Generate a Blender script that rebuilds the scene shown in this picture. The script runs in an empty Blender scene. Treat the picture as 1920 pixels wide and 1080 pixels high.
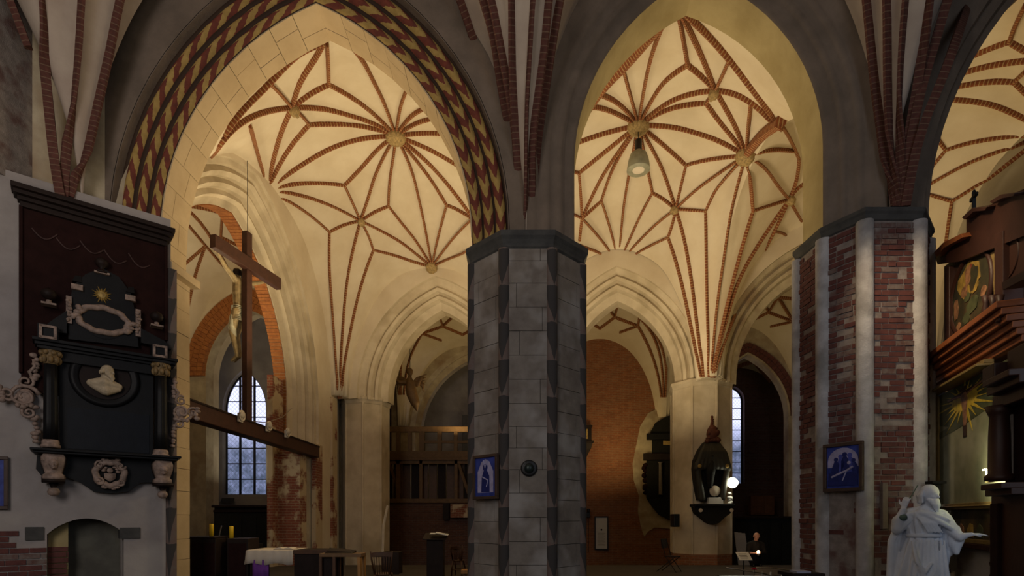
import bpy, bmesh, math, random
import numpy as np
from mathutils import Vector, Matrix
random.seed(4); R = random.random
SC = bpy.context.scene; COL = SC.collection
PI = math.pi
EYE = 1.6; HOR = 970.0; F = 1000.0
# ---------------- camera
cam = bpy.data.objects.new('camera', bpy.data.cameras.new('camera')); COL.objects.link(cam)
cam.location = (0, 0, EYE); cam.rotation_euler = (PI/2, 0, 0)
cam.data.sensor_width = 36; cam.data.lens = F/1920*36; cam.data.shift_y = (HOR-540)/1920
cam.data.clip_end = 200; SC.camera = cam
# ---------------- world: pale overcast sky
w = bpy.data.worlds.new('sky'); SC.world = w; w.use_nodes = True
bg = w.node_tree.nodes['Background']; bg.inputs[0].default_value = (.72, .76, 1, 1); bg.inputs[1].default_value = 1.7
SC.view_settings.view_transform = 'Standard'; SC.view_settings.look = 'None'
SC.view_settings.exposure = 0; SC.view_settings.gamma = 1; SC.view_settings.use_curve_mapping = False
# ---------------- lights
def area(loc, rot, size, power, col, sy=None, spread=PI):
    l = bpy.data.lights.new('area_light', 'AREA'); l.size = size; l.energy = power; l.color = col; l.spread = spread
    if sy: l.shape = 'RECTANGLE'; l.size_y = sy
    o = bpy.data.objects.new('area_light', l); COL.objects.link(o); o.location = loc; o.rotation_euler = rot
    return o
WARM = (1, .77, .45); WARM2 = (1, .70, .30); COOL = (.86, .90, 1)
UP = (PI, 0, 0)
# floodlights on the aisle cornices, shining up
area((-4.6, 13.0, 5.3), (PI+.12, 0, 0), 1.6, 205, WARM)
area((-2.0, 17.2, 5.3), (PI-.1, 0, 0), 1.6, 138, WARM)
area((2.6, 12.6, 5.3), (PI+.1, 0, 0), 1.6, 138, WARM)
area((3.8, 15.8, 4.8), (PI-.1, .1, 0), 1.6, 165, WARM)
area((-10.3, 15.5, 5.3), UP, 1.6, 215, WARM)
area((10.2, 13.5, 5.3), UP, 1.4, 110, WARM2)
area((-10.6, 23.2, 3.0), UP, .8, 28, (1,.9,.7))  # unseen fill light added to brighten the chapel window recess
area((-2.6, 25, 5.6), UP, 1.0, 52, WARM2)
area((4.6, 24.5, 4.0), (PI-.5, 0, 0), 1.0, 58, WARM2)
area((10.8, 22.5, 5.6), UP, 1.0, 22, WARM2)
# daylight from the tall windows of the nave behind the camera
area((-4.5, -2.6, 5.8), (PI/2+.12, 0, -.15+.45), 3, 330, (1, .91, .86), 6)
area((5.0, -2.6, 5.4), (PI/2+.05, 0, -.05), 3, 140, (.76, .86, 1), 6)
# downward area lights above the aisle floor
area((-3.5, 13, 4.6), (0, 0, 0), 1.0, 14, WARM)
area((3.8, 14.0, 4.4), (0, 0, 0), 1.0, 14, WARM)
area((-9.0, 15.0, 4.6), (.3, 0, 0), 1.0, 16, (.95,.86,.7))
# unseen fill lights added to warm the jamb stones and the altar screen
area((-1.2, 11.6, 4.4), (0, PI/2-.30, 0), .5, 34, WARM, spread=2.2)
area((4.3, 7.0, 6.6), (Vector((2.7, .9, -2.4))).to_track_quat('-Z', 'Y').to_euler(), .3, 16, (1,.75,.45), spread=1.1)
# weak warm fill lights, added unseen to brighten the nave vault and wall
area((1.0, 4.0, 5.2), UP, 2.0, 55, (1, .8, .55))
area((-5.2, 5.4, 5.0), UP, 2.0, 45, (1, .82, .58))
# ---------------- helpers
def at(px, py, Y): return Vector(((px-960)/F*Y, Y, EYE+(HOR-py)/F*Y))
def hz(py, Y): return EYE+(HOR-py)/F*Y
class PL:
    """vertical plane through o with horizontal direction d; pixel -> local (x, z)"""
    def __init__(s, o, d):
        L = math.hypot(*d); s.o = o; s.d = (d[0]/L, d[1]/L); s.rz = math.atan2(d[1], d[0])
    def k(s, px, y=0):
        u = (px-960)/F; ox = s.o[0]-s.d[1]*y; oy = s.o[1]+s.d[0]*y
        return (u*oy-ox)/(s.d[0]-u*s.d[1])
    def Y(s, px): return s.o[1]+s.k(px)*s.d[1]
    def p(s, px, py, y=0):
        k = s.k(px, y); Y = s.o[1]+s.d[0]*y+k*s.d[1]
        return (k, EYE+(HOR-py)/F*Y)
class MB:
    def __init__(s): s.v = []; s.f = []; s.u = {}
    def add(s, vs, fs, uv=None):
        b = len(s.v); s.v += [tuple(p) for p in vs]
        for i, f in enumerate(fs):
            if uv: s.u[len(s.f)] = uv[i]
            s.f.append(tuple(b+j for j in f))
        return s
    def box(s, x0, x1, y0, y1, z0, z1):
        return s.add([(x0,y0,z0),(x1,y0,z0),(x1,y1,z0),(x0,y1,z0),(x0,y0,z1),(x1,y0,z1),(x1,y1,z1),(x0,y1,z1)],
            [(0,3,2,1),(4,5,6,7),(0,1,5,4),(1,2,6,5),(2,3,7,6),(3,0,4,7)])
    def hexa(s, p): return s.add(p, [(0,3,2,1),(4,5,6,7),(0,1,5,4),(1,2,6,5),(2,3,7,6),(3,0,4,7)])
    def loft(s, rings, cap=True, closed=True):
        n = len(rings[0]); vs = [p for r in rings for p in r]; fs = []
        for i in range(len(rings)-1):
            for j in range(n if closed else n-1):
                k = (j+1) % n; fs.append((i*n+j, i*n+k, (i+1)*n+k, (i+1)*n+j))
        if cap: fs.append(tuple(range(n-1, -1, -1))); fs.append(tuple((len(rings)-1)*n+j for j in range(n)))
        return s.add(vs, fs)
    def prism(s, poly, z0, z1): return s.loft([[(x, y, z0) for x, y in poly], [(x, y, z1) for x, y in poly]])
    def slab(s, poly, y0, y1):      # poly in x,z extruded along y
        return s.loft([[(x, y0, z) for x, z in poly], [(x, y1, z) for x, z in poly]])
    def lathe(s, c, prof, n=16, axis='z'):
        rings = []
        for r, h in prof:
            ring = []
            for j in range(n):
                a = 2*PI*j/n; p = (math.cos(a)*r, math.sin(a)*r)
                if axis == 'z': ring.append((c[0]+p[0], c[1]+p[1], c[2]+h))
                elif axis == 'y': ring.append((c[0]+p[0], c[1]+h, c[2]+p[1]))
                else: ring.append((c[0]+h, c[1]+p[0], c[2]+p[1]))
            rings.append(ring)
        return s.loft(rings)
    def tube(s, pts, r, n=8, cap=True, r2=None):
        pts = [Vector(p) for p in pts]; rings = []; up = Vector((.13, .31, .94)); N = len(pts)
        for i, p in enumerate(pts):
            t = (pts[min(i+1, N-1)]-pts[max(i-1, 0)]).normalized()
            if abs(t.dot(up)) > .97: up = Vector((1, 0, 0.1))
            a = t.cross(up).normalized(); b = t.cross(a)
            rr = r if r2 is None else r+(r2-r)*i/(N-1)
            if isinstance(r, (list, tuple)): rr = r[i]
            rings.append([p+(a*math.cos(2*PI*j/n)+b*math.sin(2*PI*j/n))*rr for j in range(n)])
        return s.loft(rings, cap)
    def ell(s, c, r, n=14, m=8, fn=None):
        rings = []
        for i in range(m+1):
            ph = PI*(i+.02 if i == 0 else i-.02 if i == m else i)/m; ring = []
            for j in range(n):
                a = 2*PI*j/n; q = (math.sin(ph)*math.cos(a), math.sin(ph)*math.sin(a), -math.cos(ph))
                k = fn(*q) if fn else 1
                ring.append((c[0]+r[0]*q[0]*k, c[1]+r[1]*q[1]*k, c[2]+r[2]*q[2]*k))
            rings.append(ring)
        return s.loft(rings)
    def cap(s, p0, p1, r0, r1, n=12):       # rounded tapered limb
        p0 = Vector(p0); p1 = Vector(p1); d = (p1-p0); L = d.length; d = d/L if L > 1e-6 else Vector((0,0,1))
        P = []; r = []
        for a in (85, 60, 30, 0): P.append(p0-d*r0*math.sin(math.radians(a))); r.append(r0*math.cos(math.radians(a)))
        for a in (0, 30, 60, 85): P.append(p1+d*r1*math.sin(math.radians(a))); r.append(r1*math.cos(math.radians(a)))
        return s.tube(P, r, n)
    def chain(s, pts, rs):
        for i in range(len(pts)-1): s.cap(pts[i], pts[i+1], rs[i], rs[i+1])
        return s
    def build(s, name, mat, par=None, smooth=False, bevel=0, remesh=0, world=False):
        me = bpy.data.meshes.new(name)
        v = s.v
        if world and par is not None:
            o = Vector(par.location); mi = Matrix.Rotation(-par.rotation_euler[2], 3, 'Z'); v = [tuple(mi @ (Vector(p)-o)) for p in v]
        me.from_pydata(v, [], s.f)
        ul = me.uv_layers.new(name='UVMap').data
        for fi, p in enumerate(me.polygons):
            c = s.u.get(fi)
            if c:
                for k, li in enumerate(p.loop_indices): ul[li].uv = c[k]
            else:
                n = p.normal; ax, ay, az = abs(n.x), abs(n.y), abs(n.z)
                for li in p.loop_indices:
                    q = me.vertices[me.loops[li].vertex_index].co
                    ul[li].uv = (q.x, q.y) if az > ax and az > ay else ((q.y, q.z) if ax > ay else (q.x, q.z))
        if smooth: me.polygons.foreach_set('use_smooth', [True]*len(me.polygons))
        me.materials.append(mat); me.update()
        o = bpy.data.objects.new(name, me); COL.objects.link(o)
        if par is not None: o.parent = par
        if bevel:
            m = o.modifiers.new('bevel', 'BEVEL'); m.width = bevel; m.segments = 2; m.limit_method = 'ANGLE'
        if remesh:
            m = o.modifiers.new('remesh', 'REMESH'); m.mode = 'VOXEL'; m.voxel_size = remesh; m.use_smooth_shade = True
            m = o.modifiers.new('smooth', 'SMOOTH'); m.factor = .5; m.iterations = 2
        return o
def thing(name, label, cat, loc=(0,0,0), rz=0, group=None):
    o = bpy.data.objects.new(name, None); COL.objects.link(o); o.location = loc; o.rotation_euler = (0,0,rz); o.empty_display_size = .1
    return tag(o, label, cat, group)
def tag(o, label, cat, group=None, kind=None):
    o['label'] = label
    if cat: o['category'] = cat
    if group: o['group'] = group
    if kind: o['kind'] = kind
    return o
def struct(o, label=None):
    o['kind'] = 'structure'
    if label: o['label'] = label
    return o
# ---------------- materials
def sRGB(r, g, b): return tuple(((c/255)/12.92 if c/255 <= .04045 else ((c/255+.055)/1.055)**2.4) for c in (r, g, b))
class NT:
    def __init__(s, name, rough=.8, metal=0, spec=.3):
        s.m = bpy.data.materials.new(name); s.m.use_nodes = True; s.t = s.m.node_tree; s.b = s.t.nodes['Principled BSDF']
        s.b.inputs['Roughness'].default_value = rough; s.b.inputs['Metallic'].default_value = metal
        s.b.inputs['Specular IOR Level'].default_value = spec; s._o = s._u = None
    def n(s, t, **k):
        x = s.t.nodes.new(t)
        for a, b in k.items(): setattr(x, a, b)
        return x
    def l(s, a, b): s.t.links.new(a, b)
    def obj(s):
        if not s._o: s._o = s.n('ShaderNodeTexCoord')
        return s._o.outputs['Object']
    def uv(s):
        if not s._o: s._o = s.n('ShaderNodeTexCoord')
        return s._o.outputs['UV']
    def noise(s, sc, det=5, vec=None, rough=.6):
        x = s.n('ShaderNodeTexNoise'); x.inputs['Scale'].default_value = sc; x.inputs['Detail'].default_value = det; x.inputs['Roughness'].default_value = rough
        s.l(vec or s.obj(), x.inputs['Vector']); return x.outputs['Fac']
    def val(s, a, i):
        if isinstance(a, (int, float)): i.default_value = a
        elif isinstance(a, tuple): i.default_value = (*a, 1) if len(a) == 3 else a
        else: s.l(a, i)
    def math(s, op, a, b=0, c=None):
        x = s.n('ShaderNodeMath', operation=op); s.val(a, x.inputs[0]); s.val(b, x.inputs[1])
        if c is not None: s.val(c, x.inputs[2])
        return x.outputs[0]
    def rng(s, a, lo, hi, o0=0, o1=1):
        x = s.n('ShaderNodeMapRange'); s.val(a, x.inputs[0])
        for i, q in enumerate((lo, hi, o0, o1)): x.inputs[i+1].default_value = q
        return x.outputs[0]
    def mix(s, f, a, b, mode='MIX'):
        x = s.n('ShaderNodeMix', data_type='RGBA', blend_type=mode); s.val(f, x.inputs[0]); s.val(a, x.inputs[6]); s.val(b, x.inputs[7]); return x.outputs[2]
    def col(s, c): s.val(c, s.b.inputs['Base Color']); return s
    def bump(s, h, d=.02, st=.6):
        x = s.n('ShaderNodeBump'); x.inputs['Distance'].default_value = d; x.inputs['Strength'].default_value = st; s.l(h, x.inputs['Height']); s.l(x.outputs[0], s.b.inputs['Normal']); return s
def mot(name, c1, c2, sc=3, rough=.85, bump=.01, metal=0, lo=.35, hi=.65, spec=.3, c3=None):
    t = NT(name, rough, metal, spec); n = t.noise(sc); c = t.mix(t.rng(n, lo, hi), c1, c2)
    if c3: c = t.mix(t.rng(t.noise(sc*.37, 3), .5, .66), c, c3)
    t.col(c)
    if bump: t.bump(t.noise(sc*9, 4), bump, .5)
    return t.m
def brickm(name, c1, c2, mo, bw=.27, rh=.09, ms=.012, plaster=None, pl=(.5, .56), psc=.7):
    t = NT(name, .9); x = t.n('ShaderNodeTexBrick'); t.l(t.uv(), x.inputs['Vector'])
    for k, q in (('Color1', c1), ('Color2', c2), ('Mortar', mo)): x.inputs[k].default_value = (*q, 1)
    for k, q in (('Scale', 1), ('Mortar Size', ms), ('Brick Width', bw), ('Row Height', rh), ('Mortar Smooth', .3)): x.inputs[k].default_value = q
    c = t.mix(t.rng(t.noise(5), .3, .7, 0, .5), x.outputs[0], tuple(q*.45 for q in c1))
    h = t.math('SUBTRACT', 1, x.outputs[1])
    if plaster:
        f = t.rng(t.noise(psc, 6), pl[0], pl[1]); c = t.mix(f, c, plaster); h = t.math('MAXIMUM', h, f)
    t.col(c).bump(h, .015, .6); return t.m
M = {}
M['web'] = mot('vault_plaster', (.68,.60,.46), (.60,.51,.37), .9, .9, .006)
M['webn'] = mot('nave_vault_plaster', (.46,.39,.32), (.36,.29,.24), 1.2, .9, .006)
M['plaster'] = mot('cream_plaster', (.62,.54,.40), (.50,.42,.30), 1.6, .9, .01, c3=(.40,.33,.22))
M['plasterd'] = mot('stained_plaster', (.50,.43,.30), (.36,.30,.21), 2.2, .9, .01, c3=(.30,.22,.14))
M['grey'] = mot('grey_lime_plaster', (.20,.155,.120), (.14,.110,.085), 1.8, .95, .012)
M['greywall'] = mot('grey_wall_plaster', (.35,.32,.31), (.27,.245,.235), 1.5, .95, .01, c3=(.40,.37,.34))
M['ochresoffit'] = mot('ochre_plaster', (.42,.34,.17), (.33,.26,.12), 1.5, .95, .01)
M['stone'] = mot('warm_ashlar', (.56,.43,.26), (.48,.36,.21), 1.7, .9, .008)
M['pstone'] = mot('grey_ashlar', (.24,.212,.182), (.165,.14,.12), 3, .9, .012, c3=(.33,.31,.29))
M['mortar'] = mot('dark_mortar', (.10,.085,.07), (.07,.06,.05), 6)
M['capital'] = mot('dark_capital_stone', (.075,.075,.072), (.045,.045,.045), 4, .8, .01)
M['brick'] = mot('red_brick', (.14,.050,.043), (.09,.036,.033), 9, .9, .012)
M['brickor'] = mot('orange_brick', (.38,.15,.045), (.26,.09,.03), 9, .9, .012)
M['brickw'] = mot('worn_brick', (.13,.065,.055), (.19,.155,.14), 11, .95, .015)
M['pmortar'] = mot('lime_mortar', (.30,.26,.235), (.20,.17,.155), 7, .95, .02, c3=(.15,.09,.08))
M['white'] = mot('limewashed_shaft', (.50,.49,.49), (.36,.34,.34), 4, .9, .02, c3=(.25,.24,.23))
M['wallbrick'] = brickm('old_brick_wall', (.33,.13,.06), (.24,.09,.045), (.30,.20,.12))
M['wallbrickp'] = brickm('patchy_brick_wall', (.28,.085,.05), (.20,.06,.04), (.33,.24,.16), plaster=(.52,.42,.28), pl=(.48,.54), psc=1.1)
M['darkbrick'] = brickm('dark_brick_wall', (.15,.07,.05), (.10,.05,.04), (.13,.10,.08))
t = NT('rib_brick', .85); sx = t.n('ShaderNodeSeparateXYZ'); t.l(t.uv(), sx.inputs[0])
fr = t.math('FRACT', t.math('MULTIPLY', sx.outputs[0], 1/.085))
jo = t.math('LESS_THAN', t.math('ABSOLUTE', t.math('SUBTRACT', fr, .5)), .13)
c = t.mix(t.rng(t.noise(14), .35, .65), (.27,.085,.03), (.16,.05,.022)); c = t.mix(jo, c, (.38,.25,.12)); t.col(c).bump(t.math('SUBTRACT', 1, jo), .01, .5); M['rib'] = t.m
t = NT('rib_brick_dark', .85); sx = t.n('ShaderNodeSeparateXYZ'); t.l(t.uv(), sx.inputs[0])
fr = t.math('FRACT', t.math('MULTIPLY', sx.outputs[0], 1/.085))
jo = t.math('LESS_THAN', t.math('ABSOLUTE', t.math('SUBTRACT', fr, .5)), .08)
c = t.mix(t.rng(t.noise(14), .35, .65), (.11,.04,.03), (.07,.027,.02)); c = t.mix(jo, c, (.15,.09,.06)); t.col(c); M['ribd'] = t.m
# chevron painted moulding: u along, v across 0..1 in each roll
t = NT('chevron_paint', .85); sx = t.n('ShaderNodeSeparateXYZ'); t.l(t.uv(), sx.inputs[0])
v = t.math('ABSOLUTE', t.math('SUBTRACT', t.math('FRACT', sx.outputs[1]), .5))
nz = t.math('MULTIPLY', t.math('SUBTRACT', t.noise(7), .5), .5)
q = t.math('FRACT', t.math('ADD', t.math('ADD', t.math('MULTIPLY', sx.outputs[0], 2.3), t.math('MULTIPLY', v, 1.3)), nz))
f = t.math('GREATER_THAN', q, .5)
yc = t.mix(t.rng(t.noise(9), .3, .7), (.46,.31,.10), (.32,.21,.06)); rc = t.mix(t.rng(t.noise(9), .3, .7), (.20,.05,.03), (.12,.035,.025))
c = t.mix(f, yc, rc); c = t.mix(t.math('GREATER_THAN', v, .455), c, (.05,.03,.02)); t.col(c); M['chev'] = t.m
t = NT('flame_paint', .85); sx = t.n('ShaderNodeSeparateXYZ'); t.l(t.uv(), sx.inputs[0])
v = t.math('ABSOLUTE', t.math('SUBTRACT', t.math('FRACT', sx.outputs[1]), .5))
fz = t.math('FRACT', t.math('ADD', t.math('MULTIPLY', sx.outputs[0], 1/.62), t.math('MULTIPLY', t.noise(3), .3)))
f = t.math('LESS_THAN', v, t.math('MULTIPLY', fz, .52))
c = t.mix(f, t.mix(t.rng(t.noise(8), .35, .65), (.15,.125,.11), (.15,.10,.085)), (.05,.045,.043)); t.col(c); M['flame'] = t.m
def flat(name, c, rough=.6, metal=0, spec=.4, sc=6, k=.7):
    M[name] = mot(name, c, tuple(q*k for q in c), sc, rough, .003, metal, spec=spec)
flat('black_marble', (.008,.008,.009), .5, spec=.2); flat('dark_wood', (.018,.010,.008), .6, spec=.2); flat('brown_wood', (.16,.065,.025), .55)
flat('red_board', (.022,.008,.007), .8, spec=.1); flat('mid_wood', (.10,.045,.02), .5); flat('light_wood', (.45,.22,.06), .5)
flat('alabaster', (.36,.26,.21), .6, sc=14, k=.5); flat('gilt', (.50,.34,.10), .45, .3, sc=18, k=.5); flat('bust_stone', (.52,.42,.28), .7, sc=20)
flat('statue_plaster', (.74,.80,.90), .75, sc=4, k=.88); flat('cloth_white', (.62,.55,.45), .9, k=.9); flat('purple', (.16,.04,.30), .8)
flat('yellow_wax', (.80,.52,.02), .5, k=.9); flat('corpus', (.40,.30,.15), .6, sc=12, k=.6); flat('loin', (.55,.52,.38), .8, sc=12)
flat('rood_wood', (.060,.022,.014), .6, sc=8); flat('lead', (.02,.02,.025), .5); flat('paper', (.62,.62,.60), .8, k=.95); flat('skin', (.55,.30,.22), .6, k=.9)
flat('black_cloth', (.008,.007,.007), .9); flat('red_flower', (.6,.01,.06), .6); flat('metal', (.45,.42,.38), .3, .8); flat('blackiron', (.02,.02,.02), .4, .4)
flat('lampgrey', (.30,.30,.22), .5); flat('foliage_dark', (.03,.05,.02), .8)
# ================= vault fields
class Bay:
    t0 = 0
    def __init__(s, sw, se, ne, nw, zs, A, k): s.c = [np.array(p, float) for p in (sw, se, ne, nw)]; s.zs = zs; s.A = A; s.k = k
    def inv(s, X, Y):
        a, b, c, d = s.c; u = np.full_like(X, .5, dtype=float); v = u.copy()
        for _ in range(8):
            fx = (1-u)*(1-v)*a[0]+u*(1-v)*b[0]+u*v*c[0]+(1-u)*v*d[0]-X; fy = (1-u)*(1-v)*a[1]+u*(1-v)*b[1]+u*v*c[1]+(1-u)*v*d[1]-Y
            xu = (1-v)*(b[0]-a[0])+v*(c[0]-d[0]); xv = (1-u)*(d[0]-a[0])+u*(c[0]-b[0]); yu = (1-v)*(b[1]-a[1])+v*(c[1]-d[1]); yv = (1-u)*(d[1]-a[1])+u*(c[1]-b[1])
            D = xu*yv-xv*yu; u = u-(fx*yv-fy*xv)/D; v = v-(fy*xu-fx*yu)/D
        return u, v
    def pos(s, u, v):
        a, b, c, d = s.c
        return (1-u)*(1-v)*a[0]+u*(1-v)*b[0]+u*v*c[0]+(1-u)*v*d[0], (1-u)*(1-v)*a[1]+u*(1-v)*b[1]+u*v*c[1]+(1-u)*v*d[1]
    def h(s, u, v):
        u = np.clip(u, 0, 1); v = np.clip(v, 0, 1); up = np.minimum(u, 1-u); vp = np.minimum(v, 1-v); t = np.sqrt(up*up+vp*vp)/.70711
        t = np.clip(t, 0, 1); t0 = s.t0*(.3+.7*v); q = np.clip((t/.70711-t0)/(1-t0), 0, 1); return EYE+s.zs+s.A*np.sqrt(np.maximum(0, 1-(1-q)**2))+s.k*16*u*(1-u)*v*(1-v), t
def row(S, N, par):
    return [Bay(S[i], S[i+1], N[i+1], N[i], *par[i]) for i in range(len(S)-1)]
NL = [(-13.6,22.4),(-6.95,21.2),(.5,19.9),(6.75,18.3),(13,17),(19.5,15.6)]
SL = [(-13.6,10.4),(-6.95,10.3),(.2,10.28),(6.2,9.7),(12.6,9.1),(19.5,8.5)]
ROWS = {
 'A': row(SL, NL, [(4.7,4.9,.8),(4.7,4.9,1.4),(4.7,4.9,1.0),(4.7,4.9,1),(4.7,4.9,1)]),
 'O': row([(-6.5,22.7),(.85,21.4),(7.0,19.9),(13.4,18.5)], [(-6.2,29.5),(1.2,28.6),(7.6,27.0),(14.2,25.6)], [(5,4.2,.6),(5,4.0,.6),(4.9,4.5,.4)]),
 'X': row([(8.6,27.0),(15.2,25.9)],[(8.9,31.2),(16.2,30.2)],[(4.9,3.7,.6)]),
 'N': row([(-14,-3.5),(-7.3,-3.5),(.2,-3.5),(6.0,-3.5),(12.3,-3.5)], [(-13.5,8.0),(-7.05,8.75),(.25,9.2),(6.05,8.55),(12.3,8.1)], [(4.85,5.3,.8)]*4),
}
for b_ in ROWS['A']+ROWS['O']: b_.t0 = .14
def field(rw, X, Y):
    Z = np.full(X.shape, 99.); 
    bays = ROWS[rw]
    for i, b in enumerate(bays):
        u, v = b.inv(X, Y); h, t = b.h(u, v)
        m = ((u >= -1e-6) | (i == 0)) & ((u <= 1+1e-6) | (i == len(bays)-1)); Z = np.where(m, h, Z)
    return Z
def cast(rw, px, py):
    r = {'A': (9.9, 22.5), 'O': (21, 30), 'X': (26, 31.5), 'N': (3, 9.35)}[rw]
    Y = np.linspace(r[0], r[1], 500); X = (px-960)/F*Y; Zr = EYE+(HOR-py)/F*Y
    D = Zr-field(rw, X, Y); k = np.where(D >= 0)[0]
    i = k[0] if len(k) else int(np.argmax(D))
    return Vector((X[i], Y[i], Zr[i]))
def fnorm(rw, p):
    e = .06; X = np.array([p.x, p.x+e, p.x, p.x-e, p.x]); Y = np.array([p.y, p.y, p.y+e, p.y, p.y-e]); Z = field(rw, X, Y)
    return Vector((-(Z[1]-Z[3])/(2*e), -(Z[2]-Z[4])/(2*e), 1)).normalized()
def smooth_px(pts, n=4):
    P = [Vector((*p, 0)) for p in pts]
    if len(P) == 2: return [P[0].lerp(P[1], i/6) for i in range(7)]
    out = []
    for i in range(len(P)-1):
        a = P[max(i-1, 0)]; b = P[i]; c = P[i+1]; d = P[min(i+2, len(P)-1)]
        for k in range(n):
            t = k/n; out.append(.5*((2*b)+(c-a)*t+(2*a-5*b+4*c-d)*t*t+(3*b-a-3*c+d)*t**3))
    out.append(P[-1]); return out
RIBPLAN = {'A': [], 'O': [], 'N': [], 'X': []}
def sweep_rib(P, N, wd, dp, par, mat, name='rib'):
    prof = [(-.5, .03), (-.5, -.45), (-.28, -1), (.28, -1), (.5, -.45), (.5, .03)]
    vs = []; fs = []; uv = []; L = 0; n = len(prof); S = []
    for i, p in enumerate(P):
        t = (P[min(i+1, len(P)-1)]-P[max(i-1, 0)]).normalized(); nn = N[i]; nn = (nn-t*nn.dot(t)).normalized(); s = t.cross(nn)
        if i: L += (P[i]-P[i-1]).length
        S.append(L); vs += [p+s*a*wd+nn*b*dp for a, b in prof]
    for i in range(len(P)-1):
        for j in range(n):
            k = (j+1) % n; fs.append((i*n+j, i*n+k, (i+1)*n+k, (i+1)*n+j)); uv.append([(S[i], j*.1), (S[i], j*.1+.1), (S[i+1], j*.1+.1), (S[i+1], j*.1)])
    m = MB(); m.add(vs, fs, uv); m.add([vs[j] for j in range(n)], [tuple(range(n))]); m.add([vs[len(vs)-n+j] for j in range(n)], [tuple(range(n-1, -1, -1))])
    return m.build(name, mat, par)
RIBS = []
def rib(rw, *pts, w=.078, d=.095, n=4):
    P = [cast(rw, p.x, p.y) for p in smooth_px(pts, n)]
    for _ in range(3): P = [P[0]]+[(P[i-1]+P[i]*2+P[i+1])/4 for i in range(1, len(P)-1)]+[P[-1]]
    N = [fnorm(rw, p) for p in P]
    for i in range(len(P)-1): RIBPLAN[rw].append((P[i].x, P[i].y, P[i+1].x, P[i+1].y))
    RIBS.append((rw, P, N, w, d))
A = 'A'
C1=(742,252);W1=(500,351);N1=(810,499);D1=(675,413);A1=(545,199);a1=(615,155)
for r in [
 [(345,385),(372,322),(420,245),(455,200),(503,153),(555,97),(606,76)],
 [(352,372),(365,335),(400,280),(432,240),(470,215),(510,203),A1],
 [A1,(525,175),(503,153)], [A1,(560,150),(590,105),(604,78)], [A1,(580,172),a1], [a1,(614,115),(612,78)],
 [a1,(660,180),(700,210),(735,245)], [A1,(600,200),(650,212),(700,228),(735,248)], [A1,(562,212),(578,231)],
 [(578,231),(620,230),(670,232),(725,245)], [(578,231),(540,275),(510,330),W1], [A1,(525,245),(510,300),W1], [(467,234),(480,280),W1],
 [W1,(560,310),(620,275),(680,257),C1], [W1,(560,342),(610,342),(645,346)], [(645,346),(680,310),(710,275),C1], [(645,346),(660,378),D1],
 [W1,(560,364),(596,375),(632,390),D1], [W1,(560,388),(590,410),(617,434)], [(617,434),(645,420),D1],
 [(617,434),(617,500),(622,570),(627,640),(631,700),(634,745)], [D1,(658,480),(648,540),(643,600),(638,680),(636,745)],
 [D1,(690,440),(699,468)], [(699,468),(740,478),(775,490),N1], [(699,468),(680,520),(664,580),(652,640),(643,690),(639,745)],
 [D1,(690,370),(702,330),(720,290),C1], [D1,(700,397),(728,385)], [(728,385),(730,340),(738,290),C1], [(728,385),(755,420),(780,450),N1],
 [D1,(710,430),(750,452),(780,475),N1], [C1,(770,310),(785,370),(798,430),N1], [C1,(790,310),(815,345),(838,383)],
 [(838,383),(828,420),(818,460),N1], [(838,383),(862,393),(888,410)], [C1,(800,300),(845,350),(888,408)], [(888,408),(860,435),(835,465),N1],
 [N1,(840,485),(875,472),(925,440)], [C1,(800,275),(845,300),(885,325),(930,352)], [C1,(800,247),(842,250),(900,262)], [C1,(780,228),(818,218),(870,205)],
 [C1,(770,215),(802,197),(850,170)], [C1,(750,200),(765,160),(785,110)], [C1,(720,190),(700,150),(680,110),(655,78)],
 [(888,408),(925,420)], [(888,408),(905,460)],
]: rib(A, *r)
C2=(1197,232);E2=(1400,289);N2=(1160,491);H2=(1343,166);J2=(1268,391);K2=(1478,373);W2=(1090,408);F2=(1333,707)
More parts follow.
